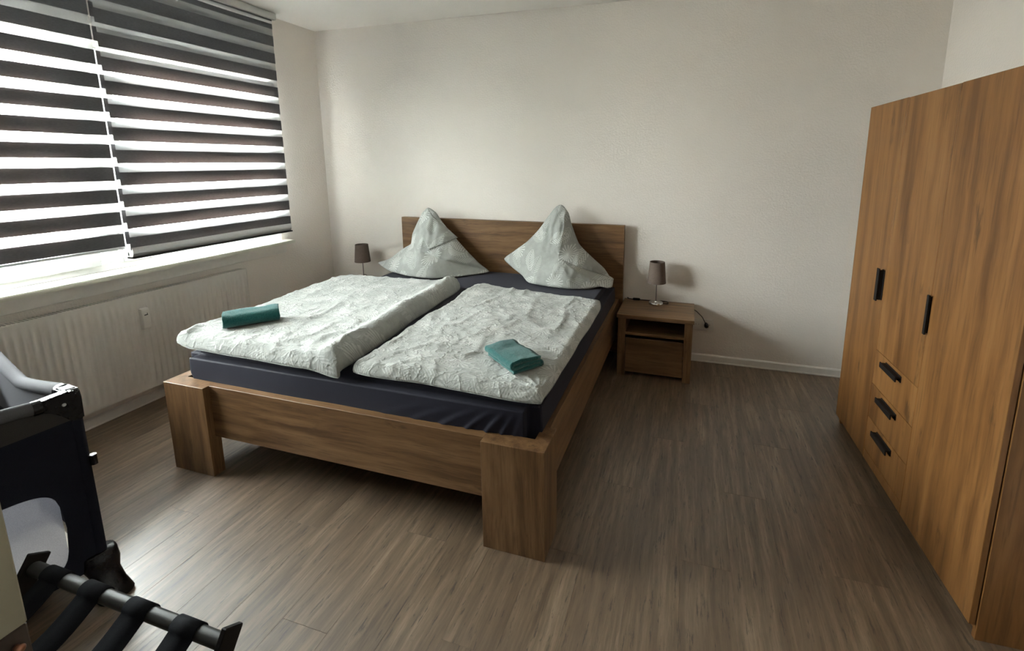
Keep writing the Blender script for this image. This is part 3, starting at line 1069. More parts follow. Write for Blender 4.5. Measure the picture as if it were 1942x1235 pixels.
# ---------------------------------------------------------------- pillows
def pillow(label, pts, seed, bulge, flap=None):
    P = [Vector(p) for p in pts]
    n0 = len(P)
    cen = sum(P, Vector()) / n0
    # resample the outline
    out = []
    per = 8
    for i in range(n0):
        a, b, c, d = P[i - 1], P[i], P[(i + 1) % n0], P[(i + 2) % n0]
        for k in range(per):
            t = k / per
            q = 0.5 * ((2 * b) + (c - a) * t + (2 * a - 5 * b + 4 * c - d) * t * t + (3 * b - a - 3 * c + d) * t ** 3)
            out.append(b.lerp(c, t).lerp(q, 0.6))
    n = len(out)
    bmin = min(p.z for p in out)
    cen = Vector((cen.x, cen.y, bmin + (max(p.z for p in out) - bmin) * 0.36))
    rt = root('pillow', (cen.x, cen.y, bmin))
    tag(rt, label, 'pillow', 'floral pillows propped against the headboard')
    bm = bmesh.new()
    uvl = bm.loops.layers.uv.new('UVMap')
    NR = 26
    tips = [max(P, key=lambda p: p.z), min(P, key=lambda p: p.x), max(P, key=lambda p: p.x)]
    def surf(idx, rr, side):
        o = out[idx]
        q = cen.lerp(o, rr)
        h = math.sqrt(max(0, 1 - rr ** 2.2))
        for tp in tips:
            h *= min(1.0, (q - tp).length / 0.30 + 0.05) ** 0.75
        if side > 0:
            q.y -= bulge * h * (0.75 + 0.25 * math.sin(math.pi * min(1, (q.z - bmin) / 0.3)))
        else:
            q.y += bulge * 0.35 * h
        w_ = wrinkle(q.x * 1.5, q.z * 1.5, seed, 1.0)
        # folds that run up to the point
        tz = max(0, (q.z - bmin - 0.12) / 0.4)
        w_ += 0.007 * math.sin(q.x * 75 + 6 * noise.noise(Vector((q.x * 6, q.z * 5, seed)))) * min(1, tz) * (0.4 + rr)
        q.y -= (w_ - 0.004) * (1 if side > 0 else -1) * min(1, (1 - rr) * 5)
        q.y = min(q.y, -0.080)
        q.z = max(q.z, 0.6065)
        return q
    layers = []
    for side in (1, -1):
        c = bm.verts.new(surf(0, 0.0, side))
        rings = []
        for kx in range(1, NR + 1):
            rr = (kx / NR) ** 0.85
            if kx == NR and side < 0:
                rings.append(layers[0][1][-1])
                continue
            rings.append([bm.verts.new(surf(i, rr, side)) for i in range(n)])
        layers.append((c, rings))
    def face(vs, side):
        try:
            f_ = bm.faces.new(vs)
        except ValueError:
            return
        f_.smooth = True
        for lp in f_.loops:
            lp[uvl].uv = (lp.vert.co.x * 1.0 + seed * 0.31, lp.vert.co.z + seed * 0.17 - (lp.vert.co.y if False else 0))
    for (c, rings), side in zip(layers, (1, -1)):
        for i in range(n):
            j = (i + 1) % n
            face((c, rings[0][i], rings[0][j]), side)
            for A, B in zip(rings[:-1], rings[1:]):
                face((A[i], B[i], B[j], A[j]), side)
    bmesh.ops.recalc_face_normals(bm, faces=bm.faces)
    me = bpy.data.meshes.new('pillow_cover')
    bm.to_mesh(me); bm.free()
    link('pillowcase', me, M['print'], rt, PW[rt.name], True)
    if flap:
        # folded-over closing flap lying on the front near the point
        from mathutils.bvhtree import BVHTree
        dep = bpy.data.meshes
        bv = BVHTree.FromPolygons([Vector(v.co) + PW[rt.name] for v in me.vertices], [list(p.vertices) for p in me.polygons])
        bm = bmesh.new()
        uvl = bm.loops.layers.uv.new('UVMap')
        A, B, C, D = [Vector((a, 0, b)) for a, b in flap]       # apex, left, tip, right
        N = 22
        V, V2 = {}, {}
        for i in range(N + 1):
            for j in range(N + 1):
                s, t = i / N, j / N
                q = (A.lerp(B, s)).lerp(D.lerp(C, s), t)
                hit = bv.ray_cast(Vector((q.x, -2.0, q.z)), Vector((0, 1, 0)))
                yy_ = hit[0].y if hit[0] is not None else -0.16
                ed = min(1, 4 * min(s, 1 - s, t, 1 - t) + 0.25)
                yy_ -= 0.006 + 0.006 * ed * (1 + noise.noise(Vector((q.x * 18, q.z * 18, seed)))) * 0.8
                V[i, j] = bm.verts.new((q.x, yy_, q.z))
                V2[i, j] = bm.verts.new((q.x, yy_ + 0.005, q.z))
        fs = []
        for i in range(N):
            for j in range(N):
                fs.append(bm.faces.new((V[i, j], V[i + 1, j], V[i + 1, j + 1], V[i, j + 1])))
                fs.append(bm.faces.new((V2[i, j], V2[i, j + 1], V2[i + 1, j + 1], V2[i + 1, j])))
        for i in range(N):
            for a, b in (((i, 0), (i + 1, 0)), ((i, N), (i + 1, N)), ((0, i), (0, i + 1)), ((N, i), (N, i + 1))):
                fs.append(bm.faces.new((V[a], V[b], V2[b], V2[a])))
        for f_ in fs:
            f_.smooth = True
            for lp in f_.loops:
                lp[uvl].uv = (lp.vert.co.z * 1.0 + 2.3, lp.vert.co.x + 1.7)
        bmesh.ops.recalc_face_normals(bm, faces=bm.faces)
        me2 = bpy.data.meshes.new('flap')
        bm.to_mesh(me2); bm.free()
        link('closing_flap', me2, M['print'], rt, PW[rt.name], False)
    return rt

PL = [(1.115, -0.13, 1.107), (1.193, -0.14, 1.071), (1.248, -0.15, 1.001), (1.36, -0.17, 0.892), (1.483, -0.19, 0.781), (1.605, -0.21, 0.685), (1.681, -0.2, 0.624), (1.609, -0.27, 0.612), (1.472, -0.4, 0.609), (1.337, -0.48, 0.608), (1.148, -0.47, 0.608), (0.919, -0.38, 0.608), (0.754, -0.27, 0.608), (0.618, -0.16, 0.620), (0.743, -0.16, 0.665), (0.888, -0.15, 0.763), (0.961, -0.14, 0.81), (0.976, -0.14, 0.901), (1.016, -0.14, 0.982), (1.053, -0.13, 1.057)]
PR = [(2.243, -0.13, 1.162), (2.272, -0.13, 1.147), (2.311, -0.14, 1.098), (2.335, -0.15, 1.021), (2.4, -0.18, 0.882), (2.493, -0.2, 0.799), (2.596, -0.22, 0.719), (2.641, -0.23, 0.662), (2.67, -0.22, 0.642), (2.676, -0.32, 0.61), (2.649, -0.36, 0.608), (2.601, -0.38, 0.619), (2.523, -0.42, 0.608), (2.401, -0.46, 0.608), (2.242, -0.44, 0.608), (2.075, -0.38, 0.608), (1.989, -0.29, 0.637), (1.886, -0.22, 0.672), (1.796, -0.17, 0.727), (1.877, -0.16, 0.793), (1.983, -0.15, 0.872), (2.075, -0.14, 0.969), (2.148, -0.13, 1.072), (2.206, -0.13, 1.142)]
pillow('left floral pillow nearer the window, its open flap folded over the point', PL, 1.7, 0.13,
       [(1.12, 1.095), (1.060, 0.985), (1.235, 0.800), (1.395, 0.875)])
pillow('right floral pillow with a tall sharp point and large daisies', PR, 5.2, 0.13)


# ---------------------------------------------------------------- towels
def towel(label, origin, ang, length, width, layers, thick, seed):
    """towel folded in an S: a serpentine profile pushed along its length"""
    rt = lroot('folded_towel', origin, ang)
    tag(rt, label, 'towel', 'teal hand towels on the duvets')
    cl = []
    hw = width / 2
    pitch_ = thick * 1.04
    for k in range(layers):
        z = thick / 2 + k * pitch_
        xs = [(-hw + thick * 0.5) + (width - thick) * i / 8 for i in range(9)]
        if k % 2:
            xs = xs[::-1]
        cl += [Vector((x_, z + 0.0025 * math.sin(x_ * 40 + k + seed))) for x_ in xs]
        if k < layers - 1:
            ex = xs[-1]
            sg = 1 if ex > 0 else -1
            for a in (-60, -30, 0, 30, 60):
                an = math.radians(a)
                cl.append(Vector((ex + sg * pitch_ * 0.5 * math.cos(an), z + pitch_ / 2 + pitch_ * 0.5 * math.sin(an))))
    Lf, Rt = [], []
    for i, p in enumerate(cl):
        d = (cl[min(i + 1, len(cl) - 1)] - cl[max(i - 1, 0)]).normalized()
        nrm = Vector((-d.y, d.x))
        Lf.append(p + nrm * thick * 0.47)
        Rt.append(p - nrm * thick * 0.47)
    loop = Lf + Rt[::-1]
    n = len(loop)
    NS = 40
    bm = bmesh.new()
    rings = []
    for s in range(NS + 1):
        yy = -length / 2 + length * s / NS
        rg = []
        for i, p in enumerate(loop):
            nz = noise.noise(Vector((p.x * 30, yy * 30, p.y * 30 + seed)))
            nz2 = noise.noise(Vector((p.x * 80, yy * 80, p.y * 80 + seed)))
            ex = 1.0 + 0.02 * noise.noise(Vector((p.x * 8, yy * 8, seed)))
            end = 0.006 * noise.noise(Vector((p.x * 20, p.y * 60, seed * 3))) * (1 if s in (0, NS) else 0)
            zf = p.y + 0.0016 * nz + 0.0012 * nz2
            lump = 0.0060 * noise.noise(Vector((p.x * 14, yy * 14, seed))) * (p.y / (layers * thick))
            rg.append(bm.verts.new((p.x * ex + 0.0028 * nz, yy + end, max(0.0, zf + lump))))
        rings.append(rg)
    for A, B in zip(rings[:-1], rings[1:]):
        for i in range(n):
            j = (i + 1) % n
            bm.faces.new((A[i], B[i], B[j], A[j]))
    m_ = len(cl)
    for rg in (rings[0], rings[-1]):
        for i in range(m_ - 1):
            bm.faces.new((rg[i], rg[i + 1], rg[n - 2 - i], rg[n - 1 - i]))
    bmesh.ops.recalc_face_normals(bm, faces=bm.faces)
    me = bpy.data.meshes.new('terry_cloth')
    bm.to_mesh(me); bm.free()
    link('terry_cloth', me, M['towel'], rt, (0, 0, 0), True)
    return rt

towel('teal hand towel folded narrow on the left duvet by the radiator', (1.040, -1.745, 0.662), math.radians(-40), 0.245, 0.092, 2, 0.0350, 2.0)
towel('teal hand towel folded square on the right duvet near the foot', (2.495, -1.775, 0.654), math.radians(51), 0.225, 0.140, 3, 0.0160, 6.0)


# ---------------------------------------------------------------- nightstands
def nightstand(x0, x1, label):
    y0, y1, h = -0.424, -0.022, 0.448
    rt = root('nightstand', ((x0 + x1) / 2, (y0 + y1) / 2, 0))
    tag(rt, label, 'nightstand', 'brown oak-look nightstands beside the bed')
    box('top_board', x0, x1, y0, y1, h - 0.026, h, M['nst_x'], rt, 0.0012)
    for a, b in ((x0 + 0.008, x0 + 0.060), (x1 - 0.060, x1 - 0.008)):
        box('side_panel', a, b, y0 + 0.012, y1 - 0.004, 0.0, h - 0.026, M['nst_z'], rt, 0.0012)
    box('shelf', x0 + 0.060, x1 - 0.060, y0 + 0.022, y1 - 0.004, 0.300, 0.318, M['nst_x'], rt, 0.001)
    box('back_panel', x0 + 0.060, x1 - 0.060, y1 - 0.016, y1 - 0.006, 0.03, h - 0.026, M['nst_x'], rt, 0.0)
    d = root('drawer', ((x0 + x1) / 2, y0 + 0.03, 0.03))
    d.parent = rt
    d.location = Vector(d.location) - PW[rt.name]
    box('drawer_front', x0 + 0.0615, x1 - 0.0615, y0 + 0.024, y0 + 0.042, 0.028, 0.276, M['nst_x'], d, 0.0015)
    boxes('drawer_box', [(x0 + 0.075, x0 + 0.087, y0 + 0.042, y1 - 0.04, 0.05, 0.24), (x1 - 0.087, x1 - 0.075, y0 + 0.042, y1 - 0.04, 0.05, 0.24),
                         (x0 + 0.087, x1 - 0.087, y0 + 0.042, y1 - 0.04, 0.05, 0.056)], M['nst_x'], d)
    return rt

nightstand(2.7285, 3.2385, 'brown nightstand with open shelf and drawer, right of the bed')
nightstand(0.290, 0.800, 'brown nightstand hidden behind the left duvet, between bed and window wall')


def lamp(cx, cy, label, right):
    z0 = 0.4482
    rt = root('table_lamp', (cx, cy, z0))
    tag(rt, label, 'lamp', 'small taupe-shaded table lamps on the nightstands')
    lathe('lamp_base', [(0, z0), (0.050, z0), (0.052, z0 + 0.003), (0.052, z0 + 0.014), (0.049, z0 + 0.018), (0.012, z0 + 0.020), (0.009, z0 + 0.026), (0, z0 + 0.026)], cx, cy, M['chrome'], rt, 48)
    lathe('lamp_pole', [(0, z0 + 0.02), (0.0038, z0 + 0.02), (0.0038, 0.70), (0.012, 0.70), (0.012, 0.735), (0, 0.735)], cx, cy, M['pole'], rt, 16)
    lathe('lamp_shade', [(0.0665, 0.612), (0.0535, 0.767), (0.0522, 0.767), (0.0652, 0.612)], cx, cy, M['shade'], rt, 56, True, True)
    bm = bmesh.new()
    for a in (0, 120, 240):
        an = math.radians(a + 20)
        tube_pts(bm, [(cx, cy, 0.728), (cx + 0.0555 * math.cos(an), cy + 0.0555 * math.sin(an), 0.728)], 0.0014, 6)
    link('shade_spider', to_mesh(bm, 'shade_spider'), M['pole'], rt, PW[rt.name])
    if right:
        c1 = spline([(cx + 0.045, cy + 0.02, z0 + 0.004), (cx + 0.085, cy + 0.035, z0 + 0.004), (cx + 0.075, cy + 0.075, z0 + 0.004),
                     (cx + 0.02, cy + 0.085, z0 + 0.004), (cx - 0.06, cy + 0.070, z0 + 0.004), (cx - 0.125, cy + 0.066, z0 + 0.004)], 8)
        tube('cord', c1, 0.003, M['black'], rt, 8)
        box('cord_switch', cx - 0.175, cx - 0.120, cy + 0.054, cy + 0.078, z0 + 0.0005, z0 + 0.016, M['black'], rt, 0.004, 2)
        c2 = spline([(cx - 0.172, cy + 0.066, z0 + 0.005), (cx - 0.21, cy + 0.080, z0 + 0.005), (cx - 0.215, cy + 0.104, z0 + 0.003), (cx - 0.17, -0.010, z0 - 0.04),
                     (cx + 0.05, -0.010, z0 - 0.09), (cx + 0.24, -0.012, z0 - 0.045), (3.285, -0.045, 0.372), (3.315, -0.052, 0.330), (3.325, -0.040, 0.300)], 8)
        tube('cord', c2, 0.003, M['black'], rt, 8)
        bm = bmesh.new()
        tube_pts(bm, [(3.326, -0.058, 0.318), (3.330, -0.046, 0.300), (3.332, -0.034, 0.288)], [0.008, 0.015, 0.016], 12)
        tube_pts(bm, [(3.332, -0.036, 0.288), (3.333, -0.012, 0.288)], 0.016, 16)
        link('plug', to_mesh(bm, 'plug'), M['black'], rt, PW[rt.name], True)
    else:
        c1 = spline([(cx + 0.045, cy + 0.02, z0 + 0.004), (cx + 0.08, cy + 0.05, z0 + 0.004), (cx + 0.06, cy + 0.09, z0 + 0.004), (cx - 0.04, cy + 0.11, z0 + 0.004), (cx - 0.1, -0.011, z0 + 0.002), (cx - 0.12, -0.010, 0.30)], 8)
        tube('cord', c1, 0.003, M['black'], rt, 8)
    return rt

lamp(2.968, -0.122, 'table lamp with taupe shade and chrome base on the right nightstand', True)
lamp(0.440, -0.135, 'table lamp with taupe shade behind the left duvet, near the window corner', False)

so = root('power_socket', (3.30, 0, 0.25))
tag(so, 'double white power socket on the wall right of the nightstand, lamp plug in it', 'socket')
box('socket_frame', 3.230, 3.384, -0.010, 0.0, 0.250, 0.330, M['plastic'], so, 0.002, 2)
for cx in (3.269, 3.345):
    bm = bmesh.new()
    n = 28
    ro, ri = 0.0225, 0.0195
    A = [bm.verts.new((cx + ro * math.cos(2 * math.pi * i / n), -0.0125, 0.290 + ro * math.sin(2 * math.pi * i / n))) for i in range(n)]
    B = [bm.verts.new((cx + ri * math.cos(2 * math.pi * i / n), -0.0125, 0.290 + ri * math.sin(2 * math.pi * i / n))) for i in range(n)]
    C_ = [bm.verts.new((cx + ri * math.cos(2 * math.pi * i / n), -0.0103, 0.290 + ri * math.sin(2 * math.pi * i / n))) for i in range(n)]
    D_ = [bm.verts.new((cx + ro * math.cos(2 * math.pi * i / n), -0.0098, 0.290 + ro * math.sin(2 * math.pi * i / n))) for i in range(n)]
    for X_, Y_ in ((D_, A), (A, B), (B, C_)):
        for i in range(n):
            bm.faces.new((X_[i], X_[(i + 1) % n], Y_[(i + 1) % n], Y_[i]))
    bm.faces.new(C_)
    link('socket_well', to_mesh(bm, 'socket_well'), M['plastic'], so, PW[so.name])
    boxes('contact_hole', [(cx - 0.0118, cx - 0.0072, -0.0108, -0.0102, 0.2878, 0.2922), (cx + 0.0072, cx + 0.0118, -0.0108, -0.0102, 0.2878, 0.2922)], M['slot'], so)

# ---------------------------------------------------------------- wardrobe (local: x = depth into the wall, y = -s along the front)
wd = lroot('wardrobe', (4.036, -0.6472, 0), 0.0302)
tag(wd, 'tall golden oak-look wardrobe with black handles against the right wall', 'wardrobe')
WH, WS, T = 1.752, 1.285, 0.018
def wbox(name, s0, s1, x0, x1, z0, z1, mat, par=None, bevel=0.001, seg=1):
    return box(name, x0, x1, -s1, -s0, z0, z1, mat, par or wd, bevel, seg)
wbox('side_panel', 0.0, T, T + 0.002, 0.500, 0.0, WH, M['ward_z'])
wbox('side_panel', WS - T + 0.004, WS + 0.004, T + 0.002, 0.500, 0.0, WH, M['ward_z'])
wbox('partition', 0.400, 0.400 + T, T + 0.004, 0.480, 0.05, WH - T, M['ward_z'])
wbox('partition', 0.798, 0.798 + T, T + 0.004, 0.480, 0.05, WH - T, M['ward_z'])
wbox('top_board', T, WS - T + 0.004, T + 0.002, 0.500, WH - T - 0.001, WH - 0.001, M['ward_z'])
wbox('bottom_board', T, WS - T + 0.004, T + 0.004, 0.500, 0.052, 0.052 + T, M['ward_z'])
wbox('plinth', T, WS - T + 0.004, 0.040, 0.056, 0.0, 0.052, M['ward_z'])
wbox('back_panel', T, WS - T + 0.004, 0.494, 0.499, 0.03, WH - 0.02, M['ward_z'])
def door(s0, s1, z0, z1, hs, hz0, hz1, name='wardrobe_door'):
    d = wbox(name, s0, s1, 0.0, T - 0.001, z0, z1, M['ward_z'])
    PW[d.name] = Vector((0, 0, 0))
    if hs is not None:
        handle_v(hs, hz0, hz1, d)
    return d
def handle_v(s, z0, z1, par):
    if s > 0.6:      # seen edge-on: a slim strip
        return boxes('handle', [(-0.008, 0.0, -(s + 0.004), -(s - 0.004), z0 + 0.006, z1 - 0.006), (-0.014, -0.007, -(s + 0.007), -(s - 0.007), z0, z1)], M['blackmat'], par, 0.0012)
    # flat black pull: a back plate with a raised outer grip
    o = boxes('handle', [(-0.004, 0.0, -(s + 0.014), -(s - 0.014), z0 + 0.006, z1 - 0.006),
                         (-0.022, -0.003, -(s + 0.010), -(s + 0.004), z0 + 0.006, z1 - 0.006),
                         (-0.026, -0.020, -(s + 0.012), -(s - 0.012), z0, z1)], M['blackmat'], par, 0.0012)
    return o
def handle_h(s0, s1, z, par):
    return boxes('handle', [(-0.004, 0.0, -(s1 - 0.004), -(s0 + 0.004), z - 0.014, z + 0.014),
                            (-0.022, -0.003, -(s1 - 0.004), -(s0 + 0.004), z + 0.004, z + 0.010),
                            (-0.026, -0.020, -s1, -s0, z - 0.012, z + 0.012)], M['blackmat'], par, 0.0012)
g = 0.0012
door(0.0005, 0.4075 - g, 0.050, WH + 0.001, 0.385, 0.838, 0.992)
door(0.4075 + g, 0.806 - g, 0.607 + g, WH - 0.0005, None, 0, 0)
door(0.806 + g, WS, 0.050, WH + 0.001, 0.812, 0.830, 0.985)
for z0, z1 in ((0.437 + g, 0.607 - g), (0.268 + g, 0.437 - g), (0.098 + g, 0.268 - g)):
    d = wbox('drawer_front', 0.4075 + g, 0.806 - g, 0.0, T - 0.001, z0, z1, M['ward_z'])
    PW[d.name] = Vector((0, 0, 0))
    handle_h(0.520, 0.678, z1 - 0.028 if z1 > 0.5 else z1 - 0.030, d)
wbox('base_rail', 0.4075 + g, 0.806 - g, 0.0, T - 0.001, 0.050, 0.098 - g, M['ward_z'])

# ---------------------------------------------------------------- cream cabinet at the left edge of the frame
cb = root('cream_cabinet', (2.30, -3.45, 0))
tag(cb, 'tall cream cabinet with brown lower door, cut off at the left edge of the photo', 'cabinet')
CX = 2.36
box('carcass', 2.03, CX, -3.700, -3.201, 0.880, 1.32, M['cream'], cb, 0.002)
bx = box('lower_door', 2.03, CX - 0.001, -3.700, -3.2015, 0.05, 0.879, M['dark_board'], cb, 0.002)
boxes('plinth', [(2.05, CX - 0.02, -3.68, -3.22, 0.0, 0.05)], M['nst_x'], cb)
bm = bmesh.new()
tube_pts(bm, [(CX - 0.002, -3.216, 0.856), (CX + 0.005, -3.216, 0.856)], 0.004, 12)
tube_pts(bm, [(CX + 0.004, -3.216, 0.856), (CX + 0.007, -3.216, 0.856), (CX + 0.010, -3.216, 0.856)], [0.004, 0.0065, 0.0045], 16)
link('knob', to_mesh(bm, 'knob'), M['copper'], cb, PW[cb.name], True)

# ---------------------------------------------------------------- luggage rack
rk = root('luggage_rack', (1.9, -3.04, 0))
tag(rk, 'folding luggage rack with black straps in the lower left corner', 'rack')
TZ, YF, YB = 0.420, -2.876, -3.145
XA, XB = 1.560, 2.222
tube('tube', [(XA, YF, TZ), (XB, YF, TZ)], 0.0165, M['tube'], rk, 20)
tube('tube', [(XA, YB, TZ), (XB, YB, TZ)], 0.0165, M['tube'], rk, 20)
def flat_leg(xc, top, bot):
    """flat bar standing in the y-z plane, its head rising above the tube"""
    a, b = Vector((0, top[0], top[1])), Vector((0, bot[0], bot[1]))
    d = (b - a).normalized()
    nrm = Vector((0, -d.z, d.y))
    hw = 0.024
    poly = []
    a2 = a - d * 0.034
    for p, s in ((a2, -1), (a2, 1), (b, 1), (b, -1)):
        q = p + nrm * hw * s
        poly.append((q.y, max(q.z, 0.0)))
    return extrude_poly('leg', poly, 0, xc - 0.007, xc + 0.007, M['blackmat'], rk, 0.002)
for xs, xo in ((XA, -1), (XB, 1)):
    flat_leg(xs + xo * 0.009, (YF, TZ), (YB, 0.012))
    flat_leg(xs - xo * 0.0065, (YB, TZ), (YF, 0.012))
for yb_ in (YB + 0.05, YF - 0.05):
    tube('foot_brace', [(XA + 0.01, yb_, 0.07), (XB - 0.01, yb_, 0.07)], 0.008, M['tube'], rk, 12)
def strap(xc, w=0.072):
    bm = bmesh.new()
    R0 = 0.0185
    path = []
    for a in range(-150, 100, 15):                 # wraps the far tube, top side
        an = math.radians(a)
        path.append((YF + R0 * math.sin(-an + math.pi / 2) * 0 + R0 * math.cos(math.radians(90 - a)), TZ + R0 * math.sin(math.radians(90 - a))))
    path = []
    for a in range(-60, 181, 15):
        an = math.radians(a)
        path.append((YF + R0 * math.cos(an), TZ + R0 * math.sin(an)))
    L = YF - YB
    for i in range(1, 14):
        t = i / 14
        path.append((YF - R0 - (L - 2 * R0) * t, TZ - 0.045 * math.sin(math.pi * t)))
    for a in range(0, 241, 15):
        an = math.radians(a)
        path.append((YB + R0 * math.cos(an), TZ + R0 * math.sin(an)))
    th = 0.0016
    A, B, C2, D2 = [], [], [], []
    for i, (yy_, zz_) in enumerate(path):
        p0, p1 = path[max(0, i - 1)], path[min(len(path) - 1, i + 1)]
        d = Vector((p1[0] - p0[0], p1[1] - p0[1])).normalized()
        nx, nz = d.y, -d.x
        A.append(bm.verts.new((xc - w / 2, yy_ + nx * th, zz_ + nz * th)))
        B.append(bm.verts.new((xc + w / 2, yy_ + nx * th, zz_ + nz * th)))
        C2.append(bm.verts.new((xc - w / 2, yy_ - nx * th, zz_ - nz * th)))
        D2.append(bm.verts.new((xc + w / 2, yy_ - nx * th, zz_ - nz * th)))
    for i in range(len(path) - 1):
        bm.faces.new((A[i], B[i], B[i + 1], A[i + 1]))
        bm.faces.new((D2[i], C2[i], C2[i + 1], D2[i + 1]))
        bm.faces.new((C2[i], A[i], A[i + 1], C2[i + 1]))
        bm.faces.new((B[i], D2[i], D2[i + 1], B[i + 1]))
    link('strap', to_mesh(bm, 'strap'), M['web'], rk, PW[rk.name], True)
for xc in (1.652, 1.800, 1.960, 2.115):
    strap(xc)

# ---------------------------------------------------------------- travel cot (local axes: x along the far side, y along the near end)
ct = lroot('travel_cot', (1.305, -2.603, 0), math.radians(168.5))
tag(ct, 'black folding travel cot with grey padded rail and mesh window, cut off at left', 'cot')
CL, CW, CH = 1.05, 0.60, 0.755
def cbox(name, *a, **k):
    return box(name, *a, parent=ct, **k)
for xx, yy_ in ((0, 0), (CL, 0), (CL, CW), (0, CW)):
    sx, sy = (1 if xx == 0 else -1), (1 if yy_ == 0 else -1)
    tube('corner_post', [(xx + sx * 0.012, yy_ + sy * 0.012, 0.10), (xx + sx * 0.012, yy_ + sy * 0.012, CH - 0.03)], 0.017, M['blackcloth'], ct, 14)
    # moulded foot: narrow at the post, flaring outwards to the floor
    bm = bmesh.new()
    secs = [(0.165, 0.006, 0.030), (0.160, 0.006, 0.036), (0.118, 0.008, 0.040), (0.085, -0.004, 0.032), (0.045, -0.022, 0.034), (0.010, -0.040, 0.040), (0.0, -0.040, 0.036)]
    rings = []
    for z, out_, hw in secs:
        cxx, cyy = xx + sx * (0.014 + out_), yy_ + sy * (0.014 + out_ * 0.2)
        k = 10
        rings.append([bm.verts.new((cxx + hw * math.copysign(abs(math.cos(a)) ** 0.6, math.cos(a)), cyy + hw * 1.25 * math.copysign(abs(math.sin(a)) ** 0.6, math.sin(a)), z)) for a in [2 * math.pi * i / 20 for i in range(20)]])
    for A, B in zip(rings[:-1], rings[1:]):
        for i in range(20):
            bm.faces.new((A[i], A[(i + 1) % 20], B[(i + 1) % 20], B[i]))
    bm.faces.new(rings[0]); bm.faces.new(rings[-1][::-1])
    link('moulded_foot', to_mesh(bm, 'moulded_foot'), M['black'], ct, (0, 0, 0), True)
    # moulded top corner with two short arms and a rivet
    bm = bmesh.new()
    prof = [(0.0, CH - 0.105), (0.022, CH - 0.100), (0.045, CH - 0.062), (0.085, CH - 0.040), (0.100, CH - 0.020), (0.098, CH - 0.004), (0.018, CH + 0.004), (0.002, CH - 0.004), (-0.006, CH - 0.025)]
    for swap in (0, 1):
        A, B = [], []
        for a, z in prof:
            for off, lst in ((-0.008, A), (0.030, B)):
                px_, py_ = (off, a) if not swap else (a, off)
                lst.append(bm.verts.new((xx + sx * px_, yy_ + sy * py_, z)))
        bm.faces.new(A); bm.faces.new(B[::-1])
        for i in range(len(A)):
            j = (i + 1) % len(A)
            bm.faces.new((A[i], A[j], B[j], B[i]))
    me = to_mesh(bm, 'corner_cap', 0.005, 2)
    cap = link('corner_cap', me, M['black'], ct, (0, 0, 0))
    PW[cap.name] = Vector((0, 0, 0))
    if (xx, yy_) == (0, 0):
        bm = bmesh.new()
        tube_pts(bm, [(-0.008, 0.036, CH - 0.034), (-0.0115, 0.036, CH - 0.034)], [0.0055, 0.004], 12)
        link('rivet', to_mesh(bm, 'rivet'), M['alu'], cap, (0, 0, 0))
# padded top rails
def sag(t, lo):
    return CH - 0.020 - lo * (1 - abs(2 * t - 1) ** 1.15)
for a, b, lo in (((0.10, 0.010), (CL - 0.10, 0.010), 0.075), ((0.10, CW - 0.010), (CL - 0.10, CW - 0.010), 0.075),
                 ((0.010, 0.10), (0.010, CW - 0.10), -0.014), ((CL - 0.010, 0.10), (CL - 0.010, CW - 0.10), -0.014)):
    pts = [(a[0] + (b[0] - a[0]) * i / 16, a[1] + (b[1] - a[1]) * i / 16, sag(i / 16, lo)) for i in range(17)]
    tube('padded_rail', pts, 0.021, M['greycloth'], ct, 16)
for px_, py_ in ((0.092, 0.010), (0.010, 0.092)):
    d = (1, 0) if px_ > py_ else (0, 1)
    tube('rail_sleeve', [(px_ - d[0] * 0.010, py_ - d[1] * 0.010, CH - 0.022), (px_ + d[0] * 0.010, py_ + d[1] * 0.010, CH - 0.022)], 0.0235, M['black'], ct, 16)

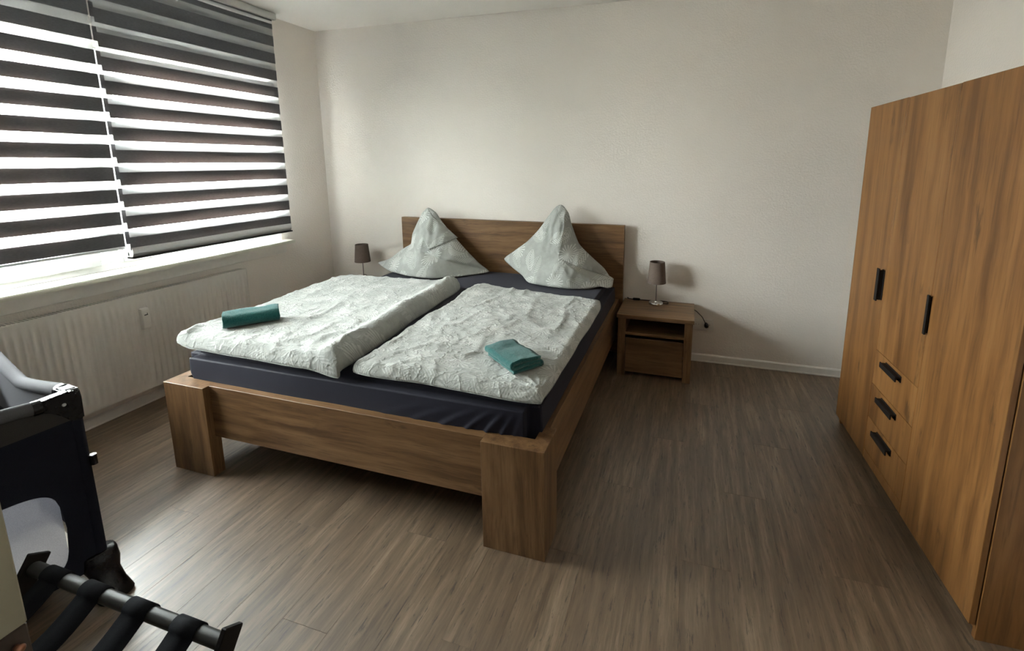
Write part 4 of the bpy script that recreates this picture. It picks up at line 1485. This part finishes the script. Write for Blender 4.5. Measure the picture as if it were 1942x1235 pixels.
def cot_side(fixed_axis, fixed, a0, a1, sgn, lo):
    """one side: charcoal band on top, black cloth around a rounded mesh window"""
    def P(a, z, off=0.0):
        return (fixed + sgn * off, a, z) if fixed_axis == 0 else (a, fixed + sgn * off, z)
    def sheet(name, outline_lo, outline_hi, mat, off, th=0.004):
        bm = bmesh.new()
        F, G = [], []
        for (al, zl_), (ah, zh_) in zip(outline_lo, outline_hi):
            F.append((bm.verts.new(P(al, zl_, off)), bm.verts.new(P(ah, zh_, off))))
            G.append((bm.verts.new(P(al, zl_, off + th)), bm.verts.new(P(ah, zh_, off + th))))
        n = len(F)
        for i in range(n - 1):
            bm.faces.new((F[i][0], F[i + 1][0], F[i + 1][1], F[i][1]))
            bm.faces.new((G[i][0], G[i][1], G[i + 1][1], G[i + 1][0]))
            bm.faces.new((F[i][0], G[i][0], G[i + 1][0], F[i + 1][0]))
            bm.faces.new((F[i][1], F[i + 1][1], G[i + 1][1], G[i][1]))
        for i in (0, n - 1):
            bm.faces.new((F[i][0], F[i][1], G[i][1], G[i][0]))
        return link(name, to_mesh(bm, name), mat, ct, (0, 0, 0))
    N = 40
    L = a1 - a0
    sheet('grey_lining', [(a0 + L * i / 40, 0.475) for i in range(41)], [(a0 + L * i / 40, sag(i / 40, lo) + 0.004) for i in range(41)], M['greycloth'], 0.010, 0.004)
    tl = [i / N for i in range(N + 1)]
    sheet('charcoal_band', [(a0 + L * t, 0.662 - 0.012 * math.sin(math.pi * t)) for t in tl],
          [(a0 + L * t, sag(t, lo) - 0.004) for t in tl], M['charcoal'], 0.0, 0.005)
    # window outline (superellipse between wz0 and wz1)
    wa0, wa1, wz0, wz1 = a0 + 0.085, a1 - 0.085, 0.150, 0.462
    ca, cz, ha, hz = (wa0 + wa1) / 2, (wz0 + wz1) / 2, (wa1 - wa0) / 2, (wz1 - wz0) / 2
    def win(a):
        q = abs((a - ca) / ha)
        if q >= 1:
            return 0.0
        return hz * (1 - q ** 5) ** (1 / 5.0)
    M2 = 90
    aa = [a0 + L * i / M2 for i in range(M2 + 1)]
    sheet('black_cloth', [(a, cz + win(a)) for a in aa], [(a, 0.664) for a in aa], M['blackcloth'], 0.001)
    sheet('black_cloth', [(a, 0.118) for a in aa], [(a, cz - win(a)) for a in aa], M['blackcloth'], 0.001)
    bm = bmesh.new()
    ia = [a for a in aa if win(a) > 0.0]
    A = [bm.verts.new(P(a, cz - win(a), 0.003)) for a in ia]
    B = [bm.verts.new(P(a, cz + win(a), 0.003)) for a in ia]
    for i in range(len(ia) - 1):
        bm.faces.new((A[i], A[i + 1], B[i + 1], B[i]))
    link('mesh_window', to_mesh(bm, 'mesh_window'), M['net'], ct, (0, 0, 0))
cot_side(0, 0.0, 0.0, CW, 1, -0.014)
cot_side(0, CL, 0.0, CW, -1, -0.014)
cot_side(1, 0.0, 0.0, CL, 1, 0.075)
cot_side(1, CW, 0.0, CL, -1, 0.075)
cbox('cot_mattress', 0.03, CL - 0.03, 0.03, CW - 0.03, 0.118, 0.150, M['mattress_beige'], bevel=0.010, seg=3)
tube('side_buckle', [(-0.012, -0.006, 0.49), (-0.012, -0.006, 0.525)], 0.010, M['black'], ct, 10)
